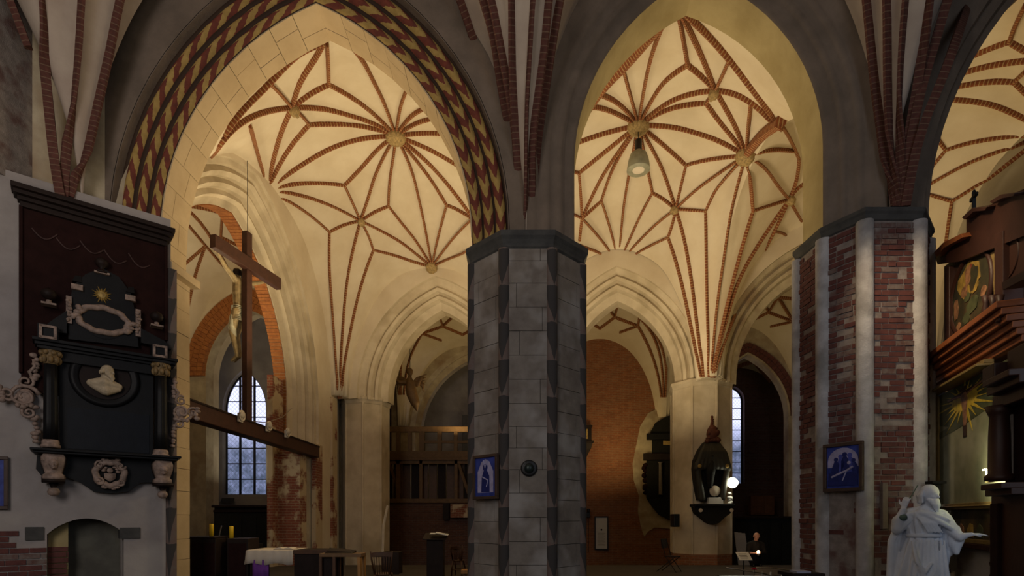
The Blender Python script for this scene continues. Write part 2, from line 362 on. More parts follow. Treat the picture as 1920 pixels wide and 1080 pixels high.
for r in [
 [(1270,16),(1280,60),(1290,118)], [(1290,118),(1250,145),(1225,180),C2], [C2,(1210,150),(1227,83),(1252,18)], [(1290,118),(1318,140),H2],
 [(1275,16),(1305,75),(1325,120),H2], [(1280,16),(1327,60),(1370,108),(1410,160),(1453,217),(1480,257),(1497,297)], [(1497,297),(1493,335),K2],
 [(1370,108),(1357,137),H2], [H2,(1300,172),(1250,190),C2], [H2,(1325,190)], [(1325,190),(1280,195),(1240,207),C2], [(1325,190),(1350,225),(1375,255),E2],
 [H2,(1365,205),(1385,245),E2], [H2,(1380,172),(1420,195),(1450,225),(1463,240)], [(1410,190),(1405,230),E2], [E2,(1445,278),(1490,282)],
 [E2,(1435,315),(1455,345),K2], [E2,(1407,350),(1410,395)], [(1410,395),(1440,385),K2], [(1410,395),(1385,480),(1360,580),(1343,660),F2],
 [E2,(1388,330),(1370,402),(1356,492),(1345,565),(1338,640),F2], [K2,(1435,435),(1385,518),(1360,600),(1345,660),(1336,707)],
 [K2,(1450,433),(1415,500),(1375,590),(1350,660),(1338,707)], [(1450,433),(1472,438),(1505,458)], [K2,(1490,355),(1510,340)], [K2,(1502,413)],
 [C2,(1260,235),(1310,248),(1350,262),E2], [C2,(1245,270),(1287,308)], [(1287,308),(1330,297),E2], [(1287,308),(1277,350),J2],
 [E2,(1340,330),(1300,360),J2], [E2,(1350,345),(1335,370),(1324,395)], [(1324,395),J2], [(1324,395),(1325,500),(1327,600),(1330,707)],
 [J2,(1285,450),(1300,540),(1312,640),(1322,707)], [J2,(1262,420),(1254,444)], [(1254,444),(1210,465),N2], [(1254,444),(1275,510),(1295,600),(1307,660),(1316,707)],
 [J2,(1248,330),(1230,290),C2], [J2,(1245,372),(1224,360)], [(1224,360),(1215,320),C2], [(1224,360),(1200,405),(1180,450),N2], [J2,(1230,420),(1190,460),N2],
 [C2,(1173,360),(1166,420),N2], [C2,(1155,300),(1137,345),(1127,375)], [(1127,375),(1145,430),N2], [(1127,375),W2], [C2,(1140,310),(1110,365),W2], [W2,(1115,435),(1140,465),N2],
 [C2,(1125,290),(1085,322)], [(1085,322),(1088,360),W2], [(1085,322),(1060,318)], [C2,(1130,248),(1077,267),(1040,282)], [C2,(1145,205),(1105,197),(1070,205)], [C2,(1160,190),(1117,172)],
 [(1167,125),(1180,170),C2], [(1096,463),(1130,475),N2], [(1060,448),(1096,463)], [W2,(1085,450)], [W2,(1060,395)],
]: rib(A, *r)
rib(A, (1070,240),(1100,195),(1130,152),(1167,115),(1210,65),(1250,18), w=.16, d=.2)
rib(A, E2,(1430,250),(1468,222), w=.24, d=.2)
# third bay seen through the right arch
for r in [
 [(1800,112),(1855,88),(1895,74)], [(1895,74),(1905,45),(1925,5)], [(1895,74),(1926,92)], [(1785,140),(1853,120),(1928,110)], [(1775,163),(1850,150),(1904,150)],
 [(1904,150),(1926,130)], [(1904,150),(1926,172)], [(1765,183),(1822,187),(1870,196),(1926,222)], [(1745,240),(1774,280)], [(1774,280),(1830,263),(1926,250)],
 [(1774,280),(1735,328)], [(1735,350),(1811,307),(1870,284),(1926,262)], [(1926,275),(1850,335),(1785,377)], [(1785,377),(1735,362)], [(1785,377),(1778,420),(1770,480)],
 [(1926,250),(1950,300),(1965,340)], [(1926,250),(1940,247)], [(1926,250),(1975,150)],
]: rib(A, *r, w=.085)
# chapel bay at the left
for r in [
 [(360,385),(390,390),(417,398)], [(417,398),(414,375)], [(417,398),(414,443)], [(417,398),(440,430),(470,483),(500,520),(513,553),(528,610),(545,690)],
 [(345,385),(385,425),(430,510)], [(340,405),(385,460),(433,515)], [(385,460),(345,495)], [(385,460),(365,515),(352,575)], [(414,443),(470,470)],
]: rib(A, *r, w=.085)
rib(A, (425,380),(457,430),(490,497),(520,557),(540,607),(553,690), w=.2, d=.2)
# outer aisle
O = 'O'
for r in [
 [(821,584),(830,610)], [(830,610),(858,584)], [(830,610),(791,624)], [(830,610),(868,626)], [(791,624),(827,637)], [(791,624),(786,606)], [(791,624),(772,660),(762,695),(757,740)],
 [(785,600),(771,619),(757,655),(751,691),(752,740)], [(743,640),(744,687),(749,740)], [(868,626),(883,617),(905,608)], [(858,584),(883,597),(905,607)], [(821,584),(805,590),(786,606)], [(858,584),(858,570)],
 [(1133,565),(1153,593)], [(1159,566),(1153,593)], [(1159,566),(1145,554)], [(1159,566),(1170,567)], [(1153,593),(1125,614)], [(1153,593),(1197,610)], [(1125,614),(1096,597)], [(1197,610),(1163,622)],
 [(1197,610),(1199,593)], [(1197,610),(1220,655),(1235,705),(1240,745)], [(1199,593),(1221,619),(1237,660),(1243,709),(1244,745)], [(1225,615),(1248,669),(1247,745)],
 [(1459,555),(1498,560)], [(1459,555),(1488,602)], [(1459,555),(1442,584)], [(1442,584),(1431,563)], [(1442,584),(1407,601)], [(1442,584),(1488,602)], [(1488,602),(1446,611)], [(1488,602),(1497,580)], [(1488,602),(1510,620)],
]: rib(O, *r, w=.10, d=.12)
for r in [[(1379,663),(1395,656)],[(1396,644),(1395,656)],[(1395,656),(1413,676)],[(1413,676),(1425,658)],[(1413,676),(1375,688)],[(1413,676),(1446,713)],[(1425,658),(1435,658)],[(1425,658),(1440,685),(1457,716),(1462,750)],[(1425,658),(1412,645)]]: rib('X', *r, w=.18, d=.18)
# nave fans
Nn = 'N'
NR = [
 [(70,-60),(80,0),(90,100),(100,200),(110,300),(122,372)], [(155,-60),(150,0),(145,100),(135,230),(128,372)], [(236,-60),(220,0),(200,100),(180,187),(160,283),(138,372)],
 [(846,-60),(869,0),(896,80),(927,178),(948,266),(968,350),(975,428)], [(895,-60),(911,0),(931,67),(944,156),(964,267),(978,428)], [(908,-60),(927,0),(944,89),(962,187),(976,290),(981,428)],
 [(958,-60),(962,0),(964,133),(973,267),(984,428)], [(1002,-60),(998,0),(991,133),(987,222),(986,428)], [(1033,-60),(1024,0),(1016,89),(1004,178),(994,267),(989,428)], [(1058,-60),(1044,0),(1029,89),(1016,178),(1002,267),(992,428)],
 [(1622,-60),(1630,0),(1645,155),(1660,260),(1672,388)], [(1662,-60),(1667,0),(1668,195),(1676,388)], [(1706,-60),(1700,0),(1686,167),(1680,388)], [(1756,-60),(1740,0),(1713,155),(1692,272),(1683,388)],
 [(1788,-60),(1768,0),(1742,90),(1716,180),(1695,290),(1686,388)], [(1833,-60),(1811,0),(1763,136),(1729,218),(1706,296),(1690,388)],
]
for r in NR: rib(Nn, *r, w=.07, d=.12)
rib(Nn, (-60,-200),(0,-60),(30,10),(60,90), w=.12)
def web(b, rw, mat, name, amp, wid, label, fade=(.12, .35)):
    S = np.array(RIBPLAN[rw]); nt, nr = 44, 30; m = MB()
    for cu in (0, 1):
        for cv in (0, 1):
            th = np.linspace(0, PI/2, nt+1)[:, None]; q = np.linspace(0, 1, nr+1)[None, :]**1.7
            r = .5/np.maximum(np.cos(th), np.sin(th))*q; up = r*np.cos(th); vp = r*np.sin(th)
            u = (1-up if cu else up).ravel(); v = (1-vp if cv else vp).ravel(); X, Y = b.pos(u, v); Z, t = b.h(u, v)
            ax, ay, bx, by = S.T; D = np.full(X.shape, 9.)
            for k in range(len(S)):
                dx = bx[k]-ax[k]; dy = by[k]-ay[k]; L = dx*dx+dy*dy+1e-9; s = np.clip(((X-ax[k])*dx+(Y-ay[k])*dy)/L, 0, 1)
                D = np.minimum(D, np.hypot(X-ax[k]-s*dx, Y-ay[k]-s*dy))
            Z = Z+amp*(1-np.exp(-(D/wid)**2))*np.clip((t-fade[0])/(fade[1]-fade[0]), 0, 1)
            vs = list(zip(X.tolist(), Y.tolist(), Z.tolist())); n = nr+1
            fs = [(i*n+j, (i+1)*n+j, (i+1)*n+j+1, i*n+j+1) for i in range(nt) for j in range(nr)]
            m.add(vs, fs)
    o = m.build(name, mat, smooth=True); return struct(o, label)
CE = {}
LB = {'X': ['small dim vault above the right window'],
 'A': ['chapel vault with thin brick ribs behind the crucifix', 'star vault of cream plaster over the left aisle bay', 'star vault of cream plaster over the middle aisle bay with the hanging lamp', 'star vault of the aisle bay behind the right arch', 'aisle vault beyond the right edge'],
 'O': ['outer aisle vault above the wooden gallery', 'outer aisle vault above the orange brick wall', 'outer aisle vault right of the cream pillar'], 'N': ['nave vault left of the epitaph','nave vault above the epitaph', 'nave vault between the grey pillar and the brick pillar', 'nave vault right of the brick pillar']}
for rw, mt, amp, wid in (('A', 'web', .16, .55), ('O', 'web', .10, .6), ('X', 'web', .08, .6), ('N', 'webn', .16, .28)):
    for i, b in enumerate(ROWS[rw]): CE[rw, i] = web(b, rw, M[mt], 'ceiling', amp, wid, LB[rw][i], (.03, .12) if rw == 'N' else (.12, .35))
for rw, P, N, w_, d_ in RIBS:
    c = P[len(P)//2]; best = 0; bd = 9
    for i, b in enumerate(ROWS[rw]):
        u, v = b.inv(np.array([c.x]), np.array([c.y])); e = max(-u[0], u[0]-1, 0)
        if e < bd: bd = e; best = i
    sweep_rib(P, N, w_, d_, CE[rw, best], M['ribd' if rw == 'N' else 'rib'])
def boss(rw, bi, px, r, lobes=12):
    p = cast(rw, *px); n = fnorm(rw, p); m = MB()
    zz = -n; a = zz.orthogonal().normalized(); bb = zz.cross(a); rings = []
    for rr, h in ((1, -.05), (1.05, .12), (.9, .2), (.55, .22), (.35, .27), (.12, .22)):
        rings.append([p+(a*math.cos(2*PI*j/48)+bb*math.sin(2*PI*j/48))*r*rr*(1+.10*abs(math.sin(lobes*PI*j/48)) if rr > .5 else 1)+zz*h for j in range(48)])
    m.loft(rings).build('boss', M['bossm'], CE[rw, bi], smooth=True)
flat('bossm', (.45,.32,.14), .8, sc=20, k=.5)
boss(A, 1, C1, .25); boss(A, 2, C2, .25); boss(A, 2, E2, .22); boss(A, 1, W1, .16, 8); boss(A, 1, N1, .2, 8); boss(A, 2, N2, .2, 8); boss(A, 2, H2, .11, 6); boss(A, 1, A1, .11, 6); boss(A, 1, D1, .11, 6); boss(A, 2, J2, .11, 6); boss(A, 2, K2, .12, 6)
# ================= arcade walls
class Arch:
    """pointed arch in a vertical plane: mid springline point o, direction d (to the right), depth axis away from the viewer"""
    def __init__(s, o, d, a, zs, rise, zb=-1.0, n=14):
        L = math.hypot(*d); s.o = o; s.d = (d[0]/L, d[1]/L); s.n = (-s.d[1], s.d[0]); s.a = a; s.zs = zs; s.R = (a*a+rise*rise)/(2*a); s.zb = zb; s.N = n
    def curve(s, off):
        a = s.a+off; R = s.R+off; c = s.R-s.a; am = math.acos(c/R); L = [(-a, s.zb), (-a, s.zb+(s.zs-s.zb)*.5)]
        for i in range(s.N+1): t = am*i/s.N; L.append((c-R*math.cos(t), s.zs+R*math.sin(t)))
        Rr = [(-x, z) for x, z in L[::-1]][1:]
        return L+Rr
    def P(s, x, y, z): return (s.o[0]+s.d[0]*x+s.n[0]*y, s.o[1]+s.d[1]*x+s.n[1]*y, z)
    def sweep(s, prof, vv=None):
        C = [s.curve(o) for o, e in prof]; m = MB(); n = len(C[0]); vs = []; fs = []; uv = []
        for (o, e), c in zip(prof, C): vs += [s.P(x, e, z) for x, z in c]
        Ls = [0]
        for i in range(1, n): Ls.append(Ls[-1]+math.hypot(C[0][i][0]-C[0][i-1][0], C[0][i][1]-C[0][i-1][1]))
        V = vv or [i*.2 for i in range(len(prof))]
        for k in range(len(prof)-1):
            for i in range(n-1):
                fs.append((k*n+i, (k+1)*n+i, (k+1)*n+i+1, k*n+i+1)); uv.append([(Ls[i], V[k]), (Ls[i], V[k+1]), (Ls[i+1], V[k+1]), (Ls[i+1], V[k])])
        return m.add(vs, fs, uv)
    def face(s, m, off, e, xl, xr, zt):
        c = s.curve(off); n = len(c); out = []; K = s.N
        for i, (x, z) in enumerate(c):
            left = i <= (n-1)//2; X = xl if left else xr; j = i if left else n-1-i
            if j <= 1: out.append((X, z))
            else:
                t = (j-2)/K
                out.append((X, s.zs+(zt-s.zs)*t*2) if t < .5 else (X*(1-(t-.5)*2), zt))
        vs = [s.P(x, e, z) for x, z in c]+[s.P(x, e, z) for x, z in out]
        m.add(vs, [(i, i+1, n+i+1, n+i) for i in range(n-1)])
        return m
def half_roll(o0, e0, w, k=6, bul=.5):      # convex roll from (o0,e0) going outwards and forwards by w
    return [(o0+w*(i/k), e0-w*bul*math.sin(PI*i/k)) for i in range(k+1)]
def stepped(o, e, steps):
    P = [(o, e)]
    for do, de in steps: o += do; e += de; P.append((o, e))
    return P
ZT = 13.6
# near arcade ---------------------------------------------------------
g1 = Arch((-3.49, 9.5), (1, 0), 2.78, EYE+5.0, 4.17, zb=EYE+4.75)
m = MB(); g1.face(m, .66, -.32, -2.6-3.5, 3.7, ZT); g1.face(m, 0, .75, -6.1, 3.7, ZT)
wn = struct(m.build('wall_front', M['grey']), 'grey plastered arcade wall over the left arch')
g1.sweep([(0, .75), (0, 0)]).build('arch_soffit', M['mortar'], wn)
MB().box(-6.5, -6.27, 9.5, 10.25, 0, EYE+4.8).build('jamb_core', M['mortar'], wn)
zq = 0.0
while zq < EYE+4.38:
    z2 = min(zq+.42*(.9+.2*R()), EYE+4.42)
    MB().box(-6.3, -6.195-.008*R(), 9.6, 10.26, zq+.004, z2-.004).build('stone_block', M['stone'], wn); zq = z2
rolls = []
o0, e0 = 0.0, 0.0; prof = [(0, 0)]; vv = [0]
for k in range(3):
    for i, q in enumerate(half_roll(o0, e0, .19, 6, .38)):
        if i == 0 and k: continue
        prof.append(q); vv.append(k+i/6)
    o0 += .19; prof.append((o0+.012, e0+.03)); vv.append(k+1.0); prof.append((o0+.024, e0-.05)); vv.append(k+1.0); o0 += .024; e0 -= .06
g1b = Arch((-3.49, 9.5), (1, 0), 2.78, EYE+5.0, 4.17, zb=EYE+4.85)
g1b.sweep(prof, vv).build('painted_moulding', M['chev'], wn, smooth=True)
g1b.sweep([prof[-1], (prof[-1][0]+.004, -.32), (.67, -.32)]).build('arch_moulding', M['grey'], wn)
# voussoirs of the soffit, one block each
def soffit_blocks(A_, y0, y1, par, mat, side_rows, n_arc=11):
    c = A_.curve(0); n = (len(c)-1)//2; pts = c[2:n+1]
    def dens(P, k):
        out = []; T = len(P)-1
        for i in range(k+1):
            t = i/k*T; j = min(int(t), T-1); f = t-j; out.append((P[j][0]*(1-f)+P[j+1][0]*f, P[j][1]*(1-f)+P[j+1][1]*f))
        return out
    seg = dens(pts, n_arc)
    seg = [( -A_.a, EYE+4.45+i*(A_.zs-EYE-4.45)/side_rows) for i in range(side_rows)]+seg
    for sg in (1, -1):
        for i in range(side_rows if sg < 0 else 0, len(seg)-1):
            (xa, za), (xb, zb) = seg[i], seg[i+1]; cuts = [y0, y0+(y1-y0)*(.36 if i % 2 else .64), y1] if i >= 2 else [y0, y1]
            for k in range(len(cuts)-1):
                g = .005; L = math.hypot(xb-xa, zb-za); tx, tz = (xb-xa)/L, (zb-za)/L; nx, nz = tz, -tx; pr = .012+R()*.006
                m = MB(); q = []
                for dy in (cuts[k]+g, cuts[k+1]-g):
                    for (x, z, s_) in ((xa, za, g), (xb, zb, -g)):
                        for h in (-.05, pr): q.append(A_.P(sg*(x+tx*s_+nx*h), dy, z+tz*s_+nz*h))
                m.hexa([q[0], q[2], q[6], q[4], q[1], q[3], q[7], q[5]]).build('stone_block', mat, par)
soffit_blocks(g1, .0, .75, wn, M['stone'], 2)
g2 = Arch((3.17, 9.2), (4.15, -.42), 2.08, EYE+6.25, 3.1, zb=EYE+4.75)
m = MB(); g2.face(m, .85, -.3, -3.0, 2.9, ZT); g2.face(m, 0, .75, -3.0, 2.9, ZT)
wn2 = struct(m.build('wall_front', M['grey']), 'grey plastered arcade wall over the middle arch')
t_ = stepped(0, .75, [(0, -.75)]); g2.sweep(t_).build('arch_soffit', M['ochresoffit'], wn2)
g2b = Arch((3.17, 9.2), (4.15, -.42), 2.08, EYE+6.25, 3.1, zb=EYE+4.8)
g2b.sweep(stepped(0, 0, [(.05, -.06), (.14, .03), (.02, -.10), (.08, -.03), (.1, .05), (.03, -.1), (.1, -.02), (.1, .04), (.04, -.09), (.19, -.02)])).build('arch_moulding', M['grey'], wn2, smooth=True)
g3 = Arch((9.75, 8.75), (4.15, -.35), 2.75, EYE+4.9, 4.9, zb=EYE+4.75)
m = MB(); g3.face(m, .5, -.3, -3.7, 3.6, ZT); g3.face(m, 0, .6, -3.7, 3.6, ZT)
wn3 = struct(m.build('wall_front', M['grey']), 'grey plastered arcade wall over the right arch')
g3.sweep([(0, .6), (0, 0), (.1, -.02), (.15, -.12), (.3, -.14), (.35, -.26), (.5, -.3)]).build('arch_soffit', M['grey'], wn3)
# octagonal pillars ----------------------------------------------------
def octo(cx, cy, r, rot=0): return [(cx+r*math.cos(rot+PI/8+k*PI/4), cy+r*math.sin(rot+PI/8+k*PI/4)) for k in range(8)]
def scl(poly, s, c=None):
    cx = sum(p[0] for p in poly)/len(poly); cy = sum(p[1] for p in poly)/len(poly)
    L = sum(math.hypot(p[0]-cx, p[1]-cy) for p in poly)/len(poly); f = (L+s)/L
    return [(cx+(x-cx)*f, cy+(y-cy)*f) for x, y in poly]
def capital(poly, z, par, mat, h=.28, out=.09):
    m = MB(); R_ = []
    for s, dz in ((-.02, -h), (.03, -h*.85), (.03, -h*.7), (out*.6, -h*.5), (out, -h*.35), (out, -h*.08), (out*.5, 0), (-.1, 0)):
        R_.append([(x, y, z+dz) for x, y in scl(poly, s)])
    m.loft(R_).build('capital', mat, par, world=True)
def facefr(p, q):       # face frame from corner p to q, outward normal (poly counterclockwise)
    d = Vector((q[0]-p[0], q[1]-p[1])); L = d.length; d /= L; return d, Vector((d.y, -d.x)), L
def block(m, p, d, n, x0, x1, z0, z1, pr, back=.06):
    q = []
    for z in (z0, z1):
        for (x, h) in ((x0, pr), (x1, pr), (x1, -back), (x0, -back)): q.append((p[0]+d.x*x+n.x*h, p[1]+d.y*x+n.y*h, z))
    return m.hexa(q)
def corner_shafts(poly, idx, r, z0, z1, par, mat, smooth=True):
    cx = sum(p[0] for p in poly)/8; cy = sum(p[1] for p in poly)/8
    for k in idx:
        x, y = poly[k]; n = Vector((x-cx, y-cy)).normalized(); s = Vector((-n.y, n.x)); vs = []; fs = []; uv = []; K = 12; Z = 8
        for i in range(Z+1):
            z = z0+(z1-z0)*i/Z
            for j in range(K+1):
                a = -PI*.62+PI*1.24*j/K; vs.append((x+n.x*(math.cos(a)*r-r*.35)+s.x*math.sin(a)*r, y+n.y*(math.cos(a)*r-r*.35)+s.y*math.sin(a)*r, z))
        for i in range(Z):
            for j in range(K):
                fs.append((i*(K+1)+j, i*(K+1)+j+1, (i+1)*(K+1)+j+1, (i+1)*(K+1)+j)); za = z0+(z1-z0)*i/Z; zb = z0+(z1-z0)*(i+1)/Z
                uv.append([(za, j/K), (za, (j+1)/K), (zb, (j+1)/K), (zb, j/K)])
        MB().add(vs, fs, uv).build('corner_shaft', mat, par, smooth=smooth, world=True)
# central grey pillar
ZC = EYE+4.83
PC = octo(.27, 10.0, 1.085)
pc = thing('stone_pillar', 'tall grey stone octagonal pillar with dark zigzag painted corners between the two main arches', 'pillar', (.27, 10, 0))
MB().prism(scl(PC, -.02), 0, ZC-.2).build('core', M['mortar'], pc, world=True)
capital(PC, ZC, pc, M['capital'], .32, .1)
rows = 17
for fi in (3, 4, 5, 6, 7):          # visible faces
    p, q = PC[fi], PC[(fi+1) % 8]; d, n, L = facefr(p, q); z = 0.0; i = 0
    while z < ZC-.34:
        h = .385*(.93+.14*R()); z2 = min(z+h, ZC-.3); x0 = .07; x1 = L-.07
        if fi in (4, 5, 6): cuts = [x0, x0+(x1-x0)*((.22, 1, .8, 1, .3, .85)[(i+fi) % 6]), x1]
        else: cuts = [x0, x1]
        cuts = sorted(set(cuts))
        for a, b in zip(cuts, cuts[1:]):
            if b-a < .03: continue
            block(MB(), p, d, n, a+.004, b-.004, z+.004, z2-.004, .012+.008*R()).build('stone_block', M['pstone'], pc, world=True)
        z = z2; i += 1
corner_shafts(PC, (4, 5, 6, 7), .10, 0, ZC-.3, pc, M['flame'])
# brick pillar at the right
PR = [(7.05,9.0),(7.1,9.85),(6.5,10.4),(5.75,10.35),(5.2,9.75),(5.22,8.98),(5.56,8.4),(6.44,8.4)]
ZR = EYE+4.87
pr_ = thing('brick_pillar', 'massive red brick octagonal pillar with whitewashed corner shafts, blue picture hung on it', 'pillar', (6.1, 9.3, 0))
MB().prism(PR, 0, ZR-.2).build('core', M['pmortar'], pr_, world=True)
capital(PR, ZR, pr_, M['capital'], .22, .07)
corner_shafts(PR, (4, 5, 6, 7, 0), .125, 0, ZR-.2, pr_, M['white'])
cnt = 0; stuff = MB()
for fi in (6, 5, 4, 7):
    p, q = PR[fi], PR[(fi+1) % 8]; d, n, L = facefr(p, q); z = .60; i = 0
    while z < ZR-.3:
        h = .088*(.94+.12*R()); x = .10; xe = L-.10; first = True
        while x < xe-.04:
            wdt = (.14 if (i % 2 and first) else (.25 if (i//2+int(x*7)) % 3 else .13))*(.9+.2*R()); x2 = min(x+wdt, xe)
            if xe-x2 < .05: x2 = xe
            first = False
            worn = R()
            if fi == 5 and 1.35 < z < 2.05 and R() < .8: x = x2; continue
            if fi == 5 and z < 1.6 and R() < .75: x = x2; continue
            if fi == 6 and z < 1.5 and R() < .6: x = x2; continue
            if worn > .13:
                j = .009*R()
                args = (p, d, n, x+.008+j, x2-.007, z+.008+.004*R(), z+h-.006-.003*R(), .008+.022*R()*R())
                if cnt < 300 and fi in (6, 5):
                    block(MB(), *args).build('brick', M['brick'] if worn > .42 else M['brickw'], pr_, world=True); cnt += 1
                else: block(stuff, *args)
            x = x2
        z += h; i += 1
o = stuff.build('bricks', M['brick'], pr_, world=True); o['kind'] = 'stuff'
# far pillars
def far_pillar(cx, cy, r, rot, label, mat, basez=-1.0, bm=None, ztop=ZC, name='plastered_pillar'):
    P_ = octo(cx, cy, r, rot); t = thing(name, label, 'pillar', (cx, cy, 0))
    MB().prism(P_, basez, ztop-.1).build('shaft', mat, t, world=True)
    if bm: MB().prism(scl(P_, .02), -1, basez).build('brick_base', bm, t, world=True)
    capital(P_, ztop, t, mat, .3, .08)
    corner_shafts(P_, (3, 4, 5, 6, 7), .05, basez, ztop-.25, t, mat)
    return t
far_pillar(-6.1, 22.2, .98, -.23, 'cream plastered octagonal pillar beside the rood beam arch', M['plaster'])
far_pillar(.75, 21.0, .98, -.2, 'plastered octagonal pillar hidden behind the grey stone pillar', M['plaster'])
far_pillar(6.87, 19.45, 1.07, -.2, 'cream plastered octagonal pillar carrying the black draped epitaph', M['plaster'], .31, M['wallbrick'])
# far arcade -----------------------------------------------------------
def seg(p, q): return (q[0]-p[0], q[1]-p[1])
ZF = 13
f1 = Arch((-2.95, 20.5), seg(NL[1], NL[2]), 2.28, EYE+4.83, 3.45, zb=EYE+4.7, n=14)
pf = [(.95, 0), (.93, .12), (.72, .2), (.68, .3), (.60, .22), (.5, .28), (.46, .5), (.38, .42), (.28, .46), (.24, .7), (.0, .85), (0, 1.45)][::-1]
m = MB(); f1.face(m, .95, 0, -4.1, 3.6, ZF); f1.face(m, 0, 1.45, -4.1, 3.6, ZF); wf1 = struct(m.build('wall_far', M['web']), 'cream wall over the far left arch')
f1.sweep(pf).build('arch_moulding', M['plaster'], wf1)
f2 = Arch((3.73, 19.1), seg(NL[2], NL[3]), 2.05, EYE+4.83, 3.25, zb=EYE+4.7, n=14)
pf2 = [(min(o, .85), e) for o, e in pf]
m = MB(); f2.face(m, .85, 0, -3.3, 3.1, ZF); f2.face(m, 0, 1.45, -3.3, 2.9, ZF); wf2 = struct(m.build('wall_far', M['web']), 'cream wall over the far middle arch')
f2.sweep(pf2).build('arch_moulding', M['plaster'], wf2)
f3 = Arch((10.3, 17.5), seg(NL[3], NL[4]), 2.6, EYE+4.83, 3.6, zb=EYE+4.7, n=14)
m = MB(); f3.face(m, .85, 0, -3.5, 3.4, ZF); f3.face(m, 0, 1.45, -3.6, 3.4, ZF); wf3 = struct(m.build('wall_far', M['web']), 'cream wall over the far right arch')
f3.sweep(pf2).build('arch_moulding', M['plasterd'], wf3)
m = MB(); m.box(13.4, 20, 16.8, 18.5, -1, ZF); struct(m.build('wall_far', M['plasterd']))
# left transverse wall with its arch (plane X = -6.95, facing +X)
tl = Arch((-6.95, 14.62), (0, 1), 3.55, EYE+3.9, 4.45, n=16)
m = MB(); tl.face(m, 1.0, 0, -4.3, 6.6, ZF); tl.face(m, 0, 1.1, -4.3, 6.6, ZF); wt = struct(m.build('wall_left', M['web']), 'cream transverse wall between the aisle and the crucifix chapel')
tl.sweep([(1.0, 0), (.98, .08), (.85, .1), (.82, .2), (.7, .12), (.6, .2), (.58, .34), (.46, .28), (.38, .36), (.34, .5), (.22, .46), (.16, .6), (0, .7), (0, 1.1)][::-1]).build('arch_moulding', M['plaster'], wt)
# ruined jamb of that arch: brick showing through the plaster
m = MB(); m.box(-7.75, -7.0, 17.6, 18.16, -1, 3.9); m.box(-7.9, -7.72, 17.2, 18.0, -1, 6.2); m.build('brick_jamb', M['wallbrickp'], wt)
m = MB(); m.box(-7.05, -6.9, 18.75, 19.4, -1, 4.2); m.box(-7.0, -6.86, 20.4, 20.9, -1, 6.2); m.build('brick_jamb', M['wallbrickp'], wt)
# chapel north wall with brick arch
c1 = Arch((-10.55, 21.3), (1, -.1), 1.85, EYE+5.7, 2.6, n=14)
m = MB(); c1.face(m, .8, 0, -3.6, 3.4, ZF); c1.face(m, 0, .9, -3.6, 3.4, ZF); wc = struct(m.build('wall_far', M['web']), 'chapel wall with the brick arch behind the crucifix')
m = MB()
c1t = Arch((-10.55, 21.3), (1, -.1), 1.85, EYE+5.7, 2.6, zb=EYE+5.5, n=14)
c1.sweep([(0, .9), (0, .55)]).build('arch_soffit', M['plaster'], wc); c1.sweep([(0, .1), (.8, .1)]).build('plaster_jamb', M['plasterd'], wc)
c1.sweep([(0, .55), (0, .1)]).build('arch_soffit', M['plasterd'], wc)
# brick voussoirs of that arch
cv = c1t.curve(.4); seglen = []
def arch_bricks(A_, off0, off1, e0, e1, par, mat, step, rings):
    for r_ in range(rings):
        oa = off0+(off1-off0)*r_/rings+.006; ob = off0+(off1-off0)*(r_+1)/rings-.006; Rm = A_.R+(oa+ob)/2; c = A_.R-A_.a
        am = math.acos(c/Rm); k = max(4, int(Rm*am/step))
        for sg in (1, -1):
            for i in range(k):
                t0 = am*i/k+.006/Rm; t1 = am*(i+1)/k-.006/Rm; q = []
                pr = -.012*R()
                for t in (t0, t1):
                    for (rr, e) in ((A_.R+oa, e0+pr), (A_.R+ob, e0+pr), (A_.R+ob, e1), (A_.R+oa, e1)): q.append(A_.P(sg*(c-rr*math.cos(t)), e, A_.zs+rr*math.sin(t)))
                MB().hexa(q).build('brick', mat, par)
arch_bricks(c1, 0.02, .8, -.10, .1, wc, M['brickor'], .17, 3)
arch_bricks(tl, -.035, .10, .74, 1.12, wt, M['brickor'], .11, 1)
zq = .9
while zq < tl.zs-.05:
    MB().box(-8.07, -7.69, 14.62+3.55-.035-.01*R(), 14.62+3.7, zq+.006, zq+.104).build('brick', M['brickor'], wt); zq += .11
